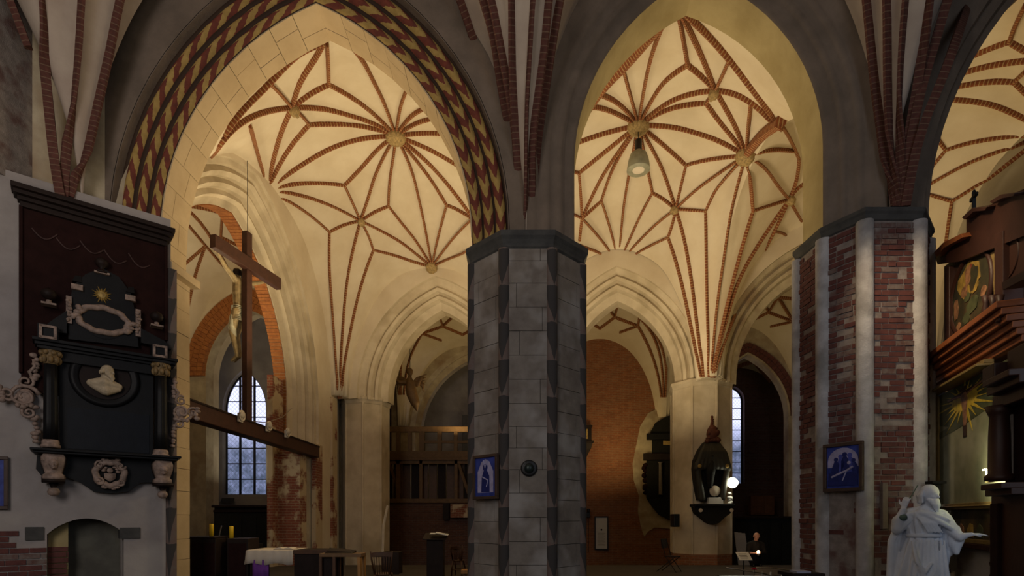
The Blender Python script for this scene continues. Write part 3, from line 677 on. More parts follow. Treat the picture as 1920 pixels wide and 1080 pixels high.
# recess behind it with the tall window
def win_wall(y, x0, x1, wx0, wx1, z0, zs, zt, ztop, mat, thick=.5, label=None):
    cxm = (wx0+wx1)/2; a = (wx1-wx0)/2; A_ = Arch((cxm, y), (1, 0), a, zs, zt-zs, zb=z0, n=10); m = MB()
    A_.face(m, 0, 0, x0-cxm, x1-cxm, ztop); A_.face(m, 0, thick, x0-cxm, x1-cxm, ztop)
    m.box(x0, x1, y, y+thick, -1, z0)
    w_ = struct(m.build('wall_far', mat), label); A_.sweep([(0, thick), (0, 0)]).build('window_reveal', mat, w_); return A_
wa = win_wall(24.6, -15, -8.3, -13.35, -11.35, EYE+1.05, EYE+5.0, EYE+6.85, 12, M['greywall'], .45, 'grey plastered recess wall around the tall left window')
def window(A_, y, cols, rows_, name, label):
    """glazed lancet: panes one by one, with bars"""
    g = bpy.data.objects.new(name, None); COL.objects.link(g); struct(g, label); g.location = (A_.o[0], y, A_.zb)
    a = A_.a; R_ = A_.R; c = R_-a; top = A_.zs+math.sqrt(R_*R_-c*c)
    def lim(z): return a if z <= A_.zs else max(0, math.sqrt(max(0, R_*R_-(z-A_.zs)**2))-c)
    zs_ = [A_.zb+(top-A_.zb)*i/rows_ for i in range(rows_+1)]; xs = [-a+2*a*i/cols for i in range(cols+1)]
    fr = MB(); K = A_.curve(0)[:]; A2 = Arch(A_.o, A_.d, A_.a, A_.zs, 1, zb=A_.zb); A2.R = A_.R; A2.N = A_.N
    A2.o = (A_.o[0], y); sw = A2.sweep([(-.001, -.03), (-.07, -.03), (-.07, .03), (-.001, .03)])
    sw.build('window_frame', M['lead'], g, world=True)
    for x in xs[1:-1]:
        zt_ = A_.zs+math.sqrt(max(0, R_*R_-(abs(x)+c)**2)); MB().box(x+A_.o[0]-.045, x+A_.o[0]+.045, y-.03, y+.03, A_.zb, zt_).build('mullion', M['lead'], g, world=True)
    for z in zs_[:-1]:
        l = lim(z); MB().box(A_.o[0]-l, A_.o[0]+l, y-.02, y+.02, z-.022, z+.022).build('glazing_bar', M['lead'], g, world=True)
    for i in range(cols):
        for j in range(rows_):
            za, zb_ = zs_[j], zs_[j+1]; L_ = []; Rt = []
            for k in range(5):
                z = za+(zb_-za)*k/4; l = lim(z); xl = max(xs[i], -l); xr = min(xs[i+1], l)
                if xr-xl > .01: L_.append((xl, z)); Rt.append((xr, z))
            if len(L_) < 2: continue
            poly = L_+Rt[::-1]; MB().slab([(x+A_.o[0], z) for x, z in poly], y-.004, y+.004).build('pane', M['glass'], g, world=True)
    return g
t = NT('leaded_glass', .3); v_ = t.n('ShaderNodeTexVoronoi'); v_.inputs['Scale'].default_value = 7; t.l(t.obj(), v_.inputs['Vector'])
sx = t.n('ShaderNodeSeparateXYZ'); t.l(t.obj(), sx.inputs[0])
lo = t.rng(sx.outputs[2], 1.9, 3.6, 0, 1)           # trees and houses outside show through the lower panes
nz = t.rng(t.noise(3.2, 4), .35, .65)
dull = t.mix(nz, (.44,.46,.52), (.25,.28,.31))
tint = t.mix(lo, dull, (.93,.93,.98))
dx = t.math('FRACT', t.math('MULTIPLY', t.math('ADD', sx.outputs[0], sx.outputs[2]), 5)); dz = t.math('FRACT', t.math('MULTIPLY', t.math('SUBTRACT', sx.outputs[0], sx.outputs[2]), 5))
ln = t.math('MAXIMUM', t.math('LESS_THAN', dx, .09), t.math('LESS_THAN', dz, .09)); tint = t.mix(t.math('MULTIPLY', ln, .35), tint, (.1,.1,.12))
tr = t.n('ShaderNodeBsdfTransparent'); t.l(tint, tr.inputs[0]); gl = t.n('ShaderNodeBsdfGlossy'); gl.inputs['Roughness'].default_value = .2
ms = t.n('ShaderNodeMixShader'); ms.inputs[0].default_value = .04; t.l(tr.outputs[0], ms.inputs[1]); t.l(gl.outputs[0], ms.inputs[2]); t.l(ms.outputs[0], t.t.nodes['Material Output'].inputs[0]); M['glass'] = t.m
window(wa, 24.9, 3, 8, 'window_1', 'tall pointed leaded window seen under the rood beam')
m = MB(); m.box(-15.2, -14.6, 21, 25, -1, ZF); m.box(-8.35, -7.9, 21.8, 25, -1, ZF); struct(m.build('wall_side', M['greywall']), 'side walls of the window recess')
# outer aisle back walls
NO = [b.c[3] for b in ROWS['O']]+[ROWS['O'][-1].c[2]]
oa = Arch((-2.2, 28.95), (1, -.12), 2.95, EYE+4.6, 4.1); m = MB(); oa.face(m, .5, 0, -4.5, 3.1, ZF); oa.face(m, 0, .9, -4.5, 3.1, ZF)
wo = struct(m.build('wall_far', M['plasterd']), 'outer aisle wall with the deep arch above the wooden gallery'); oa.sweep([(.5, 0), (.3, .2), (.3, .3), (0, .4), (0, .9)][::-1]).build('arch_moulding', M['plasterd'], wo)
m = MB(); m.box(-6, 2, 32, 32.4, -1, ZF); struct(m.build('wall_far', M['greywall']), 'dim grey wall deep behind the gallery arch')
m = MB(); m.hexa([(1.0,28.3,-1),(8.4,26.55,-1),(8.4,27.0,-1),(1.0,28.8,-1),(1.0,28.3,ZF),(8.4,26.55,ZF),(8.4,27.0,ZF),(1.0,28.8,ZF)]); wb = struct(m.build('wall_far', M['wallbrick']), 'bare orange brick wall behind the middle arch')
# right part of the outer aisle: brick ringed arch, brick recess and window
r1 = Arch((11.55, 26.1), (1, -.19), 1.85, EYE+4.9, 3.1, n=14)
m = MB(); r1.face(m, .5, 0, -4.2, 2.9, ZF); r1.face(m, 0, .8, -4.2, 2.9, ZF); wr = struct(m.build('wall_far', M['plasterd']), 'outer aisle wall with the brick ringed arch right of the cream pillar')
r1.sweep([(0, .8), (0, .05), (.5, .0)]).build('arch_soffit', M['plasterd'], wr)
r1t = Arch((11.55, 26.1), (1, -.19), 1.85, EYE+4.9, 3.1, zb=EYE+4.9, n=14)
arch_bricks(r1t, .08, .5, -.08, .05, wr, M['brick'], .2, 2)
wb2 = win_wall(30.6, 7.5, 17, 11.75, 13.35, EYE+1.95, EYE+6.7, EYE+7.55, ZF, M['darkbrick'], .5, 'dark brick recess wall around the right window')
window(wb2, 30.95, 2, 9, 'window_2', 'round headed leaded window seen right of the cream pillar')
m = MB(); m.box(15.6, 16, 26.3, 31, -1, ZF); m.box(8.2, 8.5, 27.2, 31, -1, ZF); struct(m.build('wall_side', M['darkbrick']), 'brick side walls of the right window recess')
# ================= shell
m = MB(); m.box(-16, 21, -4, 17.9, -1.2, 0); m.box(-16, 21, 17.9, 34, -1.2, -1); struct(m.build('floor', mot('stone_floor', (.05,.04,.032), (.035,.028,.022), 2, .8, .004)), 'dark stone church floor')
m = MB(); m.box(-16, 21, -4, 34, ZF+.6, ZF+.9); struct(m.build('ceiling', M['plasterd']), 'roof slab over the vaults')
m = MB(); m.box(-16, -15.6, -4, 24.8, -1, ZF+.6); struct(m.build('wall_left', M['grey'])); m = MB(); m.box(20, 20.4, -4, 30.4, -1, ZF+.6); struct(m.build('wall_right', M['plasterd']))
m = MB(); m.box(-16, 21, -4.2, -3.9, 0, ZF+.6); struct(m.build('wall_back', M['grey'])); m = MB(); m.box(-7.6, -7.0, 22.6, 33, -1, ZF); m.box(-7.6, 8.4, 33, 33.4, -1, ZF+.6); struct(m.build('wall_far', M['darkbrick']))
m = MB(); m.box(16.2, 21, 30, 30.4, 0, ZF+.6); struct(m.build('wall_far', M['plasterd']))
# floor slabs in the aisles
fl = None
# ================= left pier (half octagon) with niche
LPo = (-6.08, 9.5); LPd = (.767, .642); lp = PL(LPo, LPd)
PIER_TOP = EYE+5.3
m = MB()
def LP(k, y, z): return (LPo[0]+lp.d[0]*k-lp.d[1]*y, LPo[1]+lp.d[1]*k+lp.d[0]*y, z)   # y>0 into the pier
nx0, nx1 = lp.k(88), lp.k(232); nz0 = lp.p(160, 1001)[1]; nzt = lp.p(160, 972)[1]
# face built in strips around the niche
top = [(nx0+(nx1-nx0)*i/12, nz0+(nzt-nz0)*math.sin(PI*i/12)**.8) for i in range(13)]
KL = lp.k(-170)
vs = [LP(KL,0,0), LP(nx0,0,0), LP(nx0,0,nz0), LP(KL,0,nz0), LP(KL,0,PIER_TOP), LP(nx0,0,PIER_TOP), LP(nx1,0,0), LP(0,0,0), LP(0,0,nz0), LP(nx1,0,nz0), LP(nx1,0,PIER_TOP), LP(0,0,PIER_TOP)]
m.add(vs, [(0,1,2,3), (3,2,5,4), (6,7,8,9), (9,8,11,10)])
for i in range(12):
    (a, b), (c, d) = top[i], top[i+1]
    m.add([LP(a,0,b), LP(c,0,d), LP(c,0,PIER_TOP), LP(a,0,PIER_TOP)], [(0,1,2,3)]); m.add([LP(a,0,b), LP(c,0,d), LP(c,.45,d), LP(a,.45,b)], [(3,2,1,0)])
m.add([LP(nx0,0,0), LP(nx0,0,nz0), LP(nx0,.45,nz0), LP(nx0,.45,0)], [(0,1,2,3)]); m.add([LP(nx1,0,0), LP(nx1,0,nz0), LP(nx1,.45,nz0), LP(nx1,.45,0)], [(3,2,1,0)])
m.add([LP(KL,.45,0), LP(0,.45,0), LP(0,.45,PIER_TOP), LP(KL,.45,PIER_TOP)], [(0,1,2,3)]); m.add([LP(KL,0,PIER_TOP), LP(0,0,PIER_TOP), LP(0,1.2,PIER_TOP), LP(KL,1.2,PIER_TOP)], [(0,1,2,3)])
wl = struct(m.build('wall_left', M['greywall']), 'pale grey pier face carrying the black epitaph, with a shallow arched niche')
m = MB(); m.prism([(-6.21,9.54),(-6.4,9.54),(-6.4,10.25),(-6.21,10.25)][::-1], 0, EYE+4.4); m.prism([(-6.3,9.6),(-9.5,9.6),(-9.5,10.3),(-6.3,10.3)][::-1], 0, ZF); m.build('pier_core', M['grey'], wl)
MB().hexa([LP(nx0+.02,.44,0),LP(nx1-.02,.44,0),LP(nx1-.02,.46,0),LP(nx0+.02,.46,0),LP(nx0+.02,.44,nzt),LP(nx1-.02,.44,nzt),LP(nx1-.02,.46,nzt),LP(nx0+.02,.46,nzt)]).build('niche_panel', mot('green_grey_plaster',(.13,.125,.10),(.09,.085,.07),3), wl)
def lblock(px0, py0, px1, py1, y0, y1, name, mat, par=wl, bev=0):
    k0, z0 = lp.p(px0, py1); k1, z1 = lp.p(px1, py0); z0 = min(z0, z1-.01)
    return MB().hexa([LP(k0,y0,z0),LP(k1,y0,z0),LP(k1,y1,z0),LP(k0,y1,z0),LP(k0,y0,z1),LP(k1,y0,z1),LP(k1,y1,z1),LP(k0,y1,z1)]).build(name, mat, par, bevel=bev)
MB().hexa([LP(KL,.35,PIER_TOP-.1),LP(-.55,.35,PIER_TOP-.1),LP(-.55,.6,PIER_TOP-.1),LP(KL,.6,PIER_TOP-.1),LP(KL,.35,11),LP(-.55,.35,11),LP(-.55,.6,11),LP(KL,.6,11)]).build('upper_face', M['plasterd'], wl)
lblock(47, 988, 82, 1013, -.03, .3, 'corbel_stone', M['capital']); lblock(224, 989, 262, 1010, -.03, .3, 'corbel_stone', M['capital'])
# flaking edge of the pier: dark zigzag paint strip beside the soffit stones
corner = MB(); vs = []; fs = []; uv = []
for i in range(9):
    z = (EYE+4.4)*i/8
    for j in range(7):
        a = j/6; vs.append((-6.13+.16*a-.05*math.sin(PI*a)*0, 9.44+.06*a-.06*math.sin(PI*a), z))
for i in range(8):
    for j in range(6): fs.append((i*7+j, i*7+j+1, (i+1)*7+j+1, (i+1)*7+j)); uv.append([(i*.75, j/6), (i*.75, (j+1)/6), (i*.75+.75, (j+1)/6), (i*.75+.75, j/6)])
corner.add(vs, fs, uv).build('corner_shaft', M['flame'], wl)
# impost at the back edge of the soffit
m = MB(); m.prism([(-6.30,9.5),(-6.05,9.5),(-6.05,10.35),(-6.30,10.35)], EYE+4.42, EYE+4.56); m.build('impost', M['stone'], wl)
ki = lp.k(128, .2); MB().hexa([LP(nx0+.01,.19,0),LP(ki,.19,0),LP(ki,.44,0),LP(nx0+.01,.44,0),LP(nx0+.01,.19,nz0+.02),LP(ki,.19,nzt-.05),LP(ki,.44,nzt-.05),LP(nx0+.01,.44,nz0+.02)]).build('lit_niche_infill', M['ochresoffit'], wl)  # ochre box put in as the lit part of the recess
# exposed bricks low on the pier face
z = .5; i = 0
while z < lp.p(40, 1000)[1]:
    k = KL+(.12 if i % 2 else 0)
    while k < lp.k(126):
        bw_ = .25*(.9+.2*R()); px = 960+F*(LPo[0]+lp.d[0]*k)/(LPo[1]+lp.d[1]*k); ztop = lp.p(20, 1000)[1] if px < 14 else lp.p(60, 1034)[1]
        if z < ztop and not (px > 60 and z > lp.p(100, 1026)[1]):
            if k < nx0 < k+bw_: bw_ = max(nx0-k, .05)
            dy = .17 if k >= nx0-.001 else 0; bw_ = bw_ if not dy else min(bw_, ki-k+.01)
            if bw_ < .03: break
            j = -.012-.012*R()+dy
            MB().hexa([LP(k+.006,j,z+.006),LP(k+bw_-.006,dy-.02,z+.006),LP(k+bw_-.006,dy+.04,z+.006),LP(k+.006,dy+.04,z+.006),LP(k+.006,dy-.018,z+.08),LP(k+bw_-.006,dy-.02,z+.08),LP(k+bw_-.006,dy+.04,z+.08),LP(k+.006,dy+.04,z+.08)]).build('brick', M['brick'] if R() > .3 else M['brickw'], wl)
        k += bw_
    z += .09; i += 1
# brick jamb of the neighbouring opening, high at the left edge
z = lp.p(10, 320)[1]; bo = 0
wlb = MB(); wlb.box(-8.6, -7.72, 7.8, 8.6, hz(320, 8), 9.8); wlb = struct(wlb.build('wall_left', M['pmortar']), 'brick jamb high above the grey pier at the left edge')
z = hz(320, 7.8); i = 0
while z < 9.0:
    x = -7.72-(.1 if i % 2 else 0)
    MB().box(x-.26, x+.02-(.0 if i % 2 else .03)+(.1 if i % 2 else 0), 7.77, 7.9, z+.006, z+.08).build('brick', M['brick'], wlb); MB().box(x-.54, x-.272, 7.775, 7.9, z+.006, z+.08).build('brick', M['brickw'], wlb)
    z += .09; i += 1
# ================= ornament and figure helpers
def spiral(m, cx, cz, r, turns, sg, y, th, a0=0, dy=.03):
    pts = []; n = int(14*turns)
    for i in range(n+1):
        t = i/n; a = a0+sg*2*PI*turns*t; rr = r*(1-.82*t); pts.append((cx+rr*math.cos(a), y-dy*t, cz+rr*math.sin(a)))
    m.tube(pts, th, 6, True, th*.6)
def leafrow(m, x0, z0, x1, z1, n, r, y):
    for i in range(n):
        t = (i+.5)/n; a = R()*PI; m.ell((x0+(x1-x0)*t+(R()-.5)*r, y-R()*r*.4, z0+(z1-z0)*t+(R()-.5)*r), (r*(.8+.5*R()), r*.7, r*(.6+.4*R())), 8, 5)
def ring(m, cx, cz, rx, rz, th, y, n=28, k=6, wob=0, wn=12):
    V = []
    rings = []
    for i in range(n):
        a = 2*PI*i/n; w_ = 1+wob*math.sin(wn*a); rings.append([(cx+(rx*w_+th*math.cos(b))*math.cos(a), y+th*math.sin(b)*.8, cz+(rz*w_+th*math.cos(b))*math.sin(a)) for b in [2*PI*j/k for j in range(k)]])
    m.loft(rings+[rings[0]], cap=False)
def hand(m, w_, d, up, s, curl=.35, side=1):
    """palm + five fingers; d = direction of the fingers, up = back of the hand"""
    d = Vector(d).normalized(); up = Vector(up); up = (up-d*up.dot(d)).normalized(); x = d.cross(up)*side; w_ = Vector(w_)
    for k in (-1.1, -.35, .35, 1.1): m.cap(w_+x*k*.012*s, w_+d*.085*s+x*k*.024*s, .018*s, .015*s, 8)
    for k, L in ((-1.5, .062), (-.5, .075), (.5, .080), (1.5, .070)):
        p = w_+d*.088*s+x*k*.021*s; a = 0; r = .0105*s
        for j in range(3):
            a += curl; q = p+(d*math.cos(a)-up*math.sin(a))*L*s*(.5, .3, .24)[j]; m.cap(p, q, r, r*.88, 8); p = q; r *= .88
    p = w_+d*.022*s+x*.026*s; q = p+(d*.6+x*.75-up*.1).normalized()*.045*s; m.cap(p, q, .014*s, .012*s, 8); m.cap(q, q+(d*.9+x*.35-up*.2).normalized()*.035*s, .012*s, .009*s, 8)
def head(m, c, r, f, up=(0,0,1), beard=0):
    """head about 2r high facing f"""
    c = Vector(c); f = Vector(f).normalized(); up = Vector(up).normalized(); x = f.cross(up).normalized()
    def E(p, rr): m.ell(tuple(c+f*p[0]*r+x*p[1]*r+up*p[2]*r), tuple(q*r for q in rr), 16, 10)
    E((-.08, 0, .18), (.80, .80, .82)); E((.12, 0, -.28), (.56, .56, .68))
    m.cap(c+f*.66*r+up*.18*r, c+f*.86*r-up*.14*r, .07*r, .12*r, 8)                    # nose
    for s in (1, -1):
        m.cap(c+f*.64*r+x*s*.12*r+up*.25*r, c+f*.50*r+x*s*.44*r+up*.22*r, .075*r, .06*r, 8)      # brow
        m.ell(tuple(c+f*.60*r+x*s*.27*r+up*.08*r), (.08*r,)*3, 8, 6)                     # eye
        m.ell(tuple(c-f*.05*r+x*s*.76*r+up*0*r), (.14*r, .14*r, .24*r), 8, 6)            # ear
        m.ell(tuple(c+f*.50*r+x*s*.34*r-up*.16*r), (.16*r,)*3, 8, 6)
    m.cap(c+f*.66*r-x*.17*r-up*.40*r, c+f*.66*r+x*.17*r-up*.40*r, .06*r, .06*r, 8)      # mouth
    m.ell(tuple(c+f*.52*r-up*.66*r), (.2*r,)*3, 8, 6)
def beard(m, c, r, f, L):
    c = Vector(c); f = Vector(f).normalized(); x = f.cross(Vector((0,0,1))).normalized()
    for i in range(9):
        a = (i-4)/4; p = c+f*(.55-.28*a*a)*r+x*a*.52*r-Vector((0,0,.42*r)); q = p+f*.15*r-x*a*.3*r-Vector((0,0,L*r*(1-.5*a*a))); mid = (p+q)/2+f*.12*r+x*.06*r*math.sin(i*2)
        m.chain([p, mid, q], [.17*r, .15*r, .06*r])
def hair(m, c, r, f, n=18, L=.6, bald=True):
    c = Vector(c); f = Vector(f).normalized(); x = f.cross(Vector((0,0,1))).normalized()
    for i in range(n):
        a = PI*.5+PI*i/(n-1); o = f*math.cos(a)+x*math.sin(a); p = c+o*.78*r+Vector((0,0,.35*r)); q = c+o*.95*r-Vector((0,0,.1*r)); s_ = c+o*.9*r-Vector((0,0,L*r)); j = .06*r*math.sin(i*2.3); m.chain([p, q+o*j, s_-o*j], [.10*r, .13*r, .10*r])
# ================= black epitaph on the left pier
ep = thing('epitaph', 'large black and dark red epitaph with portrait bust and black columns on the left pier', 'epitaph', (LPo[0], LPo[1], 0), lp.rz)
k = lp.k
def zz(px, py): return lp.p(px, py)[1]
def Q(px, py): return lp.p(px, py)
def rect(m, x0, ya, x1, yb, y0, y1, side='l'):
    """pixel rectangle on the pier face; heights measured at its left (l) or right edge"""
    z1 = zz(x0, ya); z0 = zz(x0, yb); m.box(k(x0), k(x1), y0, y1, z0, z1); return m
m = MB(); m.box(k(40), k(312), -.06, -.005, zz(45, 735), zz(40, 388)); m.build('back_board', M['red_board'], ep)
m = MB()
zc = zz(25, 355)
for a, b, y, h0, h1 in ((22, 324, -.30, 0, -.07), (26, 321, -.24, -.07, -.13), (33, 317, -.17, -.13, -.19), (38, 313, -.12, -.19, -.27)): m.box(k(a), k(b), y, -.005, zc+h1, zc+h0)
m.build('cornice', M['dark_wood'], ep, bevel=.008)
m = MB(); m.box(k(36), k(43), -.1, -.02, zz(36, 700), zc-.25); m.build('side_moulding', M['red_board'], ep); MB().box(k(307), k(313), -.1, -.02, zz(307, 640), zc-.25).build('side_moulding', M['red_board'], ep)
# painted drapery relief on the board
m = MB()
for i in range(5):
    x0 = k(60+i*45); z0 = zc-.55-.05*(i % 2); m.tube([(x0+.3*j/8, -.07, z0-.12*math.sin(PI*j/8)-.03*i*j/8) for j in range(9)], .012, 5)
m.build('festoon', flat('board_brown', (.05,.02,.016), .7) or M['board_brown'], ep)
# upper storey
m = MB()
up = [Q(128, 640), Q(128, 575), Q(138, 540), Q(160, 520), Q(190, 508), Q(222, 525), Q(244, 555), Q(254, 600), Q(258, 655)]
m.slab(up, -.15, -.05); m.build('attic', M['black_marble'], ep)
m = MB(); p = Q(190, 512); m.lathe((p[0], -.14, p[1]-.06), [(.09,0),(.1,.02),(.04,.05),(.03,.09),(.08,.13),(.10,.18),(.07,.23),(.02,.26)], 12); m.build('urn', M['dark_wood'], ep, smooth=True)
MB().box(p[0]-.10, p[0]+.10, -.2, -.08, p[1]-.075, p[1]-.045).build('urn_foot', M['alabaster'], ep)
for (x0, y0, x1, y1) in ((133, 538, 155, 548), (233, 558, 252, 568)):
    m = MB(); rect(m, x0, y0, x1, y1, -.2, -.1); m.build('console_slab', M['alabaster'], ep, bevel=.004)
    m = MB(); c = Q((x0+x1)/2, y0-8); m.hexa([(c[0]-.06,-.17,c[1]-.04),(c[0]+.06,-.17,c[1]-.04),(c[0]+.06,-.08,c[1]-.04),(c[0]-.06,-.08,c[1]-.04),(c[0]-.02,-.15,c[1]+.06),(c[0]+.05,-.15,c[1]+.07),(c[0]+.05,-.08,c[1]+.07),(c[0]-.02,-.08,c[1]+.06)]).build('console', M['black_marble'], ep)
p = Q(190, 559); m = MB(); m.lathe((p[0], -.19, p[1]), [(.001,0),(.055,.005),(.06,.03),(.05,.045),(.001,.045)], 16, 'y')
for i in range(16):
    a = 2*PI*i/16; L = .145 if i % 2 else .11; c_, s_ = math.cos(a), math.sin(a); q = .02
    m.add([(p[0]+c_*.05-s_*q, -.16, p[1]+s_*.05+c_*q), (p[0]+c_*.05+s_*q, -.16, p[1]+s_*.05-c_*q), (p[0]+c_*L, -.165, p[1]+s_*L), (p[0]+c_*.05, -.19, p[1]+s_*.05)], [(0,1,2),(0,3,1),(1,3,2),(2,3,0)])
m.build('sun_emblem', M['gilt'], ep)
p = Q(193, 606); m = MB(); ring(m, p[0], p[1], .33, .20, .05, -.17, 40, 8, .04, 9); leafrow(m, p[0]-.38, p[1]-.06, p[0]-.30, p[1]+.14, 7, .05, -.18); leafrow(m, p[0]+.32, p[1]-.14, p[0]+.4, p[1]+.06, 7, .05, -.18); m.build('cartouche_frame', M['alabaster'], ep, smooth=True)
MB().lathe((p[0], -.16, p[1]), [(.001,0),(.30,0),(.28,.02)], 24, 'y').build('cartouche', M['black_marble'], ep)
for px, y0, y1 in ((129, 562, 612), (257, 586, 636)):
    m = MB(); a = Q(px, y0); b = Q(px, y1); m.box(a[0]-.035, a[0]+.035, -.19, -.1, b[1], a[1]); leafrow(m, a[0], b[1]+.04, a[0], a[1]-.04, 7, .035, -.19); m.build('ornament_strip', M['alabaster'], ep)
for px, py in ((92, 572), (291, 612)):
    p = Q(px, py); m = MB(); m.box(p[0]-.09, p[0]+.09, -.28, -.12, p[1]-.07, p[1]-.04); m.lathe((p[0], -.2, p[1]-.04), [(.06,0),(.03,.02),(.035,.05),(.02,.06)], 12); m.build('urn_foot', M['alabaster'], ep)
    m = MB(); m.lathe((p[0], -.2, p[1]+.02), [(.03,0),(.08,.04),(.10,.09),(.085,.14),(.04,.17),(.01,.19)], 14); m.build('urn', M['dark_wood'], ep, smooth=True)
# broken pediment scrolls
m = MB(); a, b = Q(78, 626), Q(125, 590); m.slab([a, (b[0], a[1]+.02), b, (a[0]+.1, a[1]+.15)], -.22, -.08).build('pediment', M['black_marble'], ep); m = MB(); a, b = Q(262, 622), Q(318, 660); m.slab([(a[0], b[1]+.02), b, (b[0]-.1, b[1]+.12), a], -.22, -.08); m.build('pediment', M['black_marble'], ep)
# entablature
ze = zz(66, 640)
m = MB()
for a, b, y, h1, h0 in ((62, 328, -.34, 0, -.05), (66, 325, -.29, -.05, -.1), (70, 322, -.24, -.1, -.14), (76, 318, -.2, -.14, -.30)): m.box(k(a), k(b), y, -.03, ze+h0, ze+h1)
m.build('entablature', M['black_marble'], ep, bevel=.006)
for px, py in ((91, 634), (295, 668)):
    p = Q(px, py); m = MB()
    for dx, dz, w_, h_ in ((-.085, 0, .018, .10), (.085, 0, .018, .10), (0, .085, .10, .018), (0, -.085, .10, .018)): m.box(p[0]+dx-w_, p[0]+dx+w_, -.38, -.33, p[1]+dz-h_, p[1]+dz+h_)
    m.build('square_frame', M['alabaster'], ep); MB().box(p[0]-.12, p[0]+.12, -.35, -.1, p[1]-.12, p[1]+.12).build('pedestal_block', M['black_marble'], ep)
flat('capgilt', (.26,.17,.07), .6, sc=18, k=.5)
# columns
for pa, pb, yt, yb in ((79, 112, 690, 828), (284, 312, 711, 846)):
    xc = (k(pa)+k(pb))/2; r = (k(pb)-k(pa))*.44; zt = zz((pa+pb)/2, yt); zb = zz((pa+pb)/2, yb); n = 40; rings = []
    for h in range(5):
        z = zb+(zt-zb)*h/4; rings.append([(xc+r*(1-.12*h/4)*(1 if j % 4 else .90)*math.cos(2*PI*j/n), -.24+r*(1-.12*h/4)*(1 if j % 4 else .90)*math.sin(2*PI*j/n), z) for j in range(n)])
    MB().loft(rings).build('column', M['black_marble'], ep, smooth=True)
    m = MB(); m.lathe((xc, -.24, zt), [(r*.9,0),(r*.95,.05),(r*1.1,.12),(r*1.3,.2),(r*1.35,.22)], 16)
    for j in range(8):
        a = 2*PI*j/8; m.ell((xc+r*1.1*math.cos(a), -.24+r*1.1*math.sin(a), zt+.07), (.035,.035,.06), 8, 5); m.ell((xc+r*1.25*math.cos(a+.3), -.24+r*1.25*math.sin(a+.3), zt+.17), (.035,.035,.04), 8, 5)
    m.build('column_capital', M['capgilt'], ep, smooth=True); m = MB(); m.box(xc-r*1.4, xc+r*1.4, -.24-r*1.4, -.05, zt+.21, zt+.25); m.build('abacus', M['black_marble'], ep)
    m = MB(); m.lathe((xc, -.24, zb), [(r*1.3,-.12),(r*1.3,-.08),(r*1.15,-.07),(r*1.2,-.04),(r*1.05,0)], 20); m.build('column_base', M['alabaster'], ep, smooth=True)
# main tablet with round niche and bust
m = MB(); m.box(k(112), k(286), -.12, -.03, zz(112, 852), ze-.25); m.build('tablet', M['black_marble'], ep)
p = Q(197, 713); R0 = .36; m = MB(); rings = []
for rr, y in ((R0*1.32, -.12), (R0*1.28, -.17), (R0*1.12, -.19), (R0*1.05, -.16), (R0, -.17), (R0*.94, -.12)): rings.append([(p[0]+rr*math.cos(a), y, p[1]+rr*math.sin(a)) for a in [2*PI*j/40 for j in range(40)]])
m.loft(rings, cap=False); m.build('medallion_frame', M['black_marble'], ep, smooth=True)
MB().lathe((p[0], -.123, p[1]), [(.001,0),(R0*.98,0),(R0*.9,.01)], 32, 'y').build('medallion_ground', M['dark_wood'], ep)
m = MB(); c = Vector((p[0]+.03, -.20, p[1]+.10)); head(m, c, .115, (.75, -.66, -.1)); beard(m, c, .115, (.75, -.66, -.1), .9); hair(m, c, .115, (.75, -.66, 0), 10, .35)
m.chain([(p[0]+.0, -.17, p[1]-.0), (p[0]-.01, -.17, p[1]-.10)], [.07, .09]); m.chain([(p[0]-.19, -.15, p[1]-.10), (p[0]-.02, -.18, p[1]-.08), (p[0]+.17, -.17, p[1]-.12)], [.06, .10, .06]); m.chain([(p[0]-.16, -.15, p[1]-.14), (p[0], -.18, p[1]-.20), (p[0]+.16, -.17, p[1]-.16)], [.05, .09, .055])
m.build('portrait_bust', M['bust_stone'], ep, remesh=.009)
MB().box(k(126), k(278), -.135, -.11, zz(126, 842), zz(126, 765)).build('inscription_slab', flat('blue_black', (.007,.009,.014), .5, spec=.2) or M['blue_black'], ep)
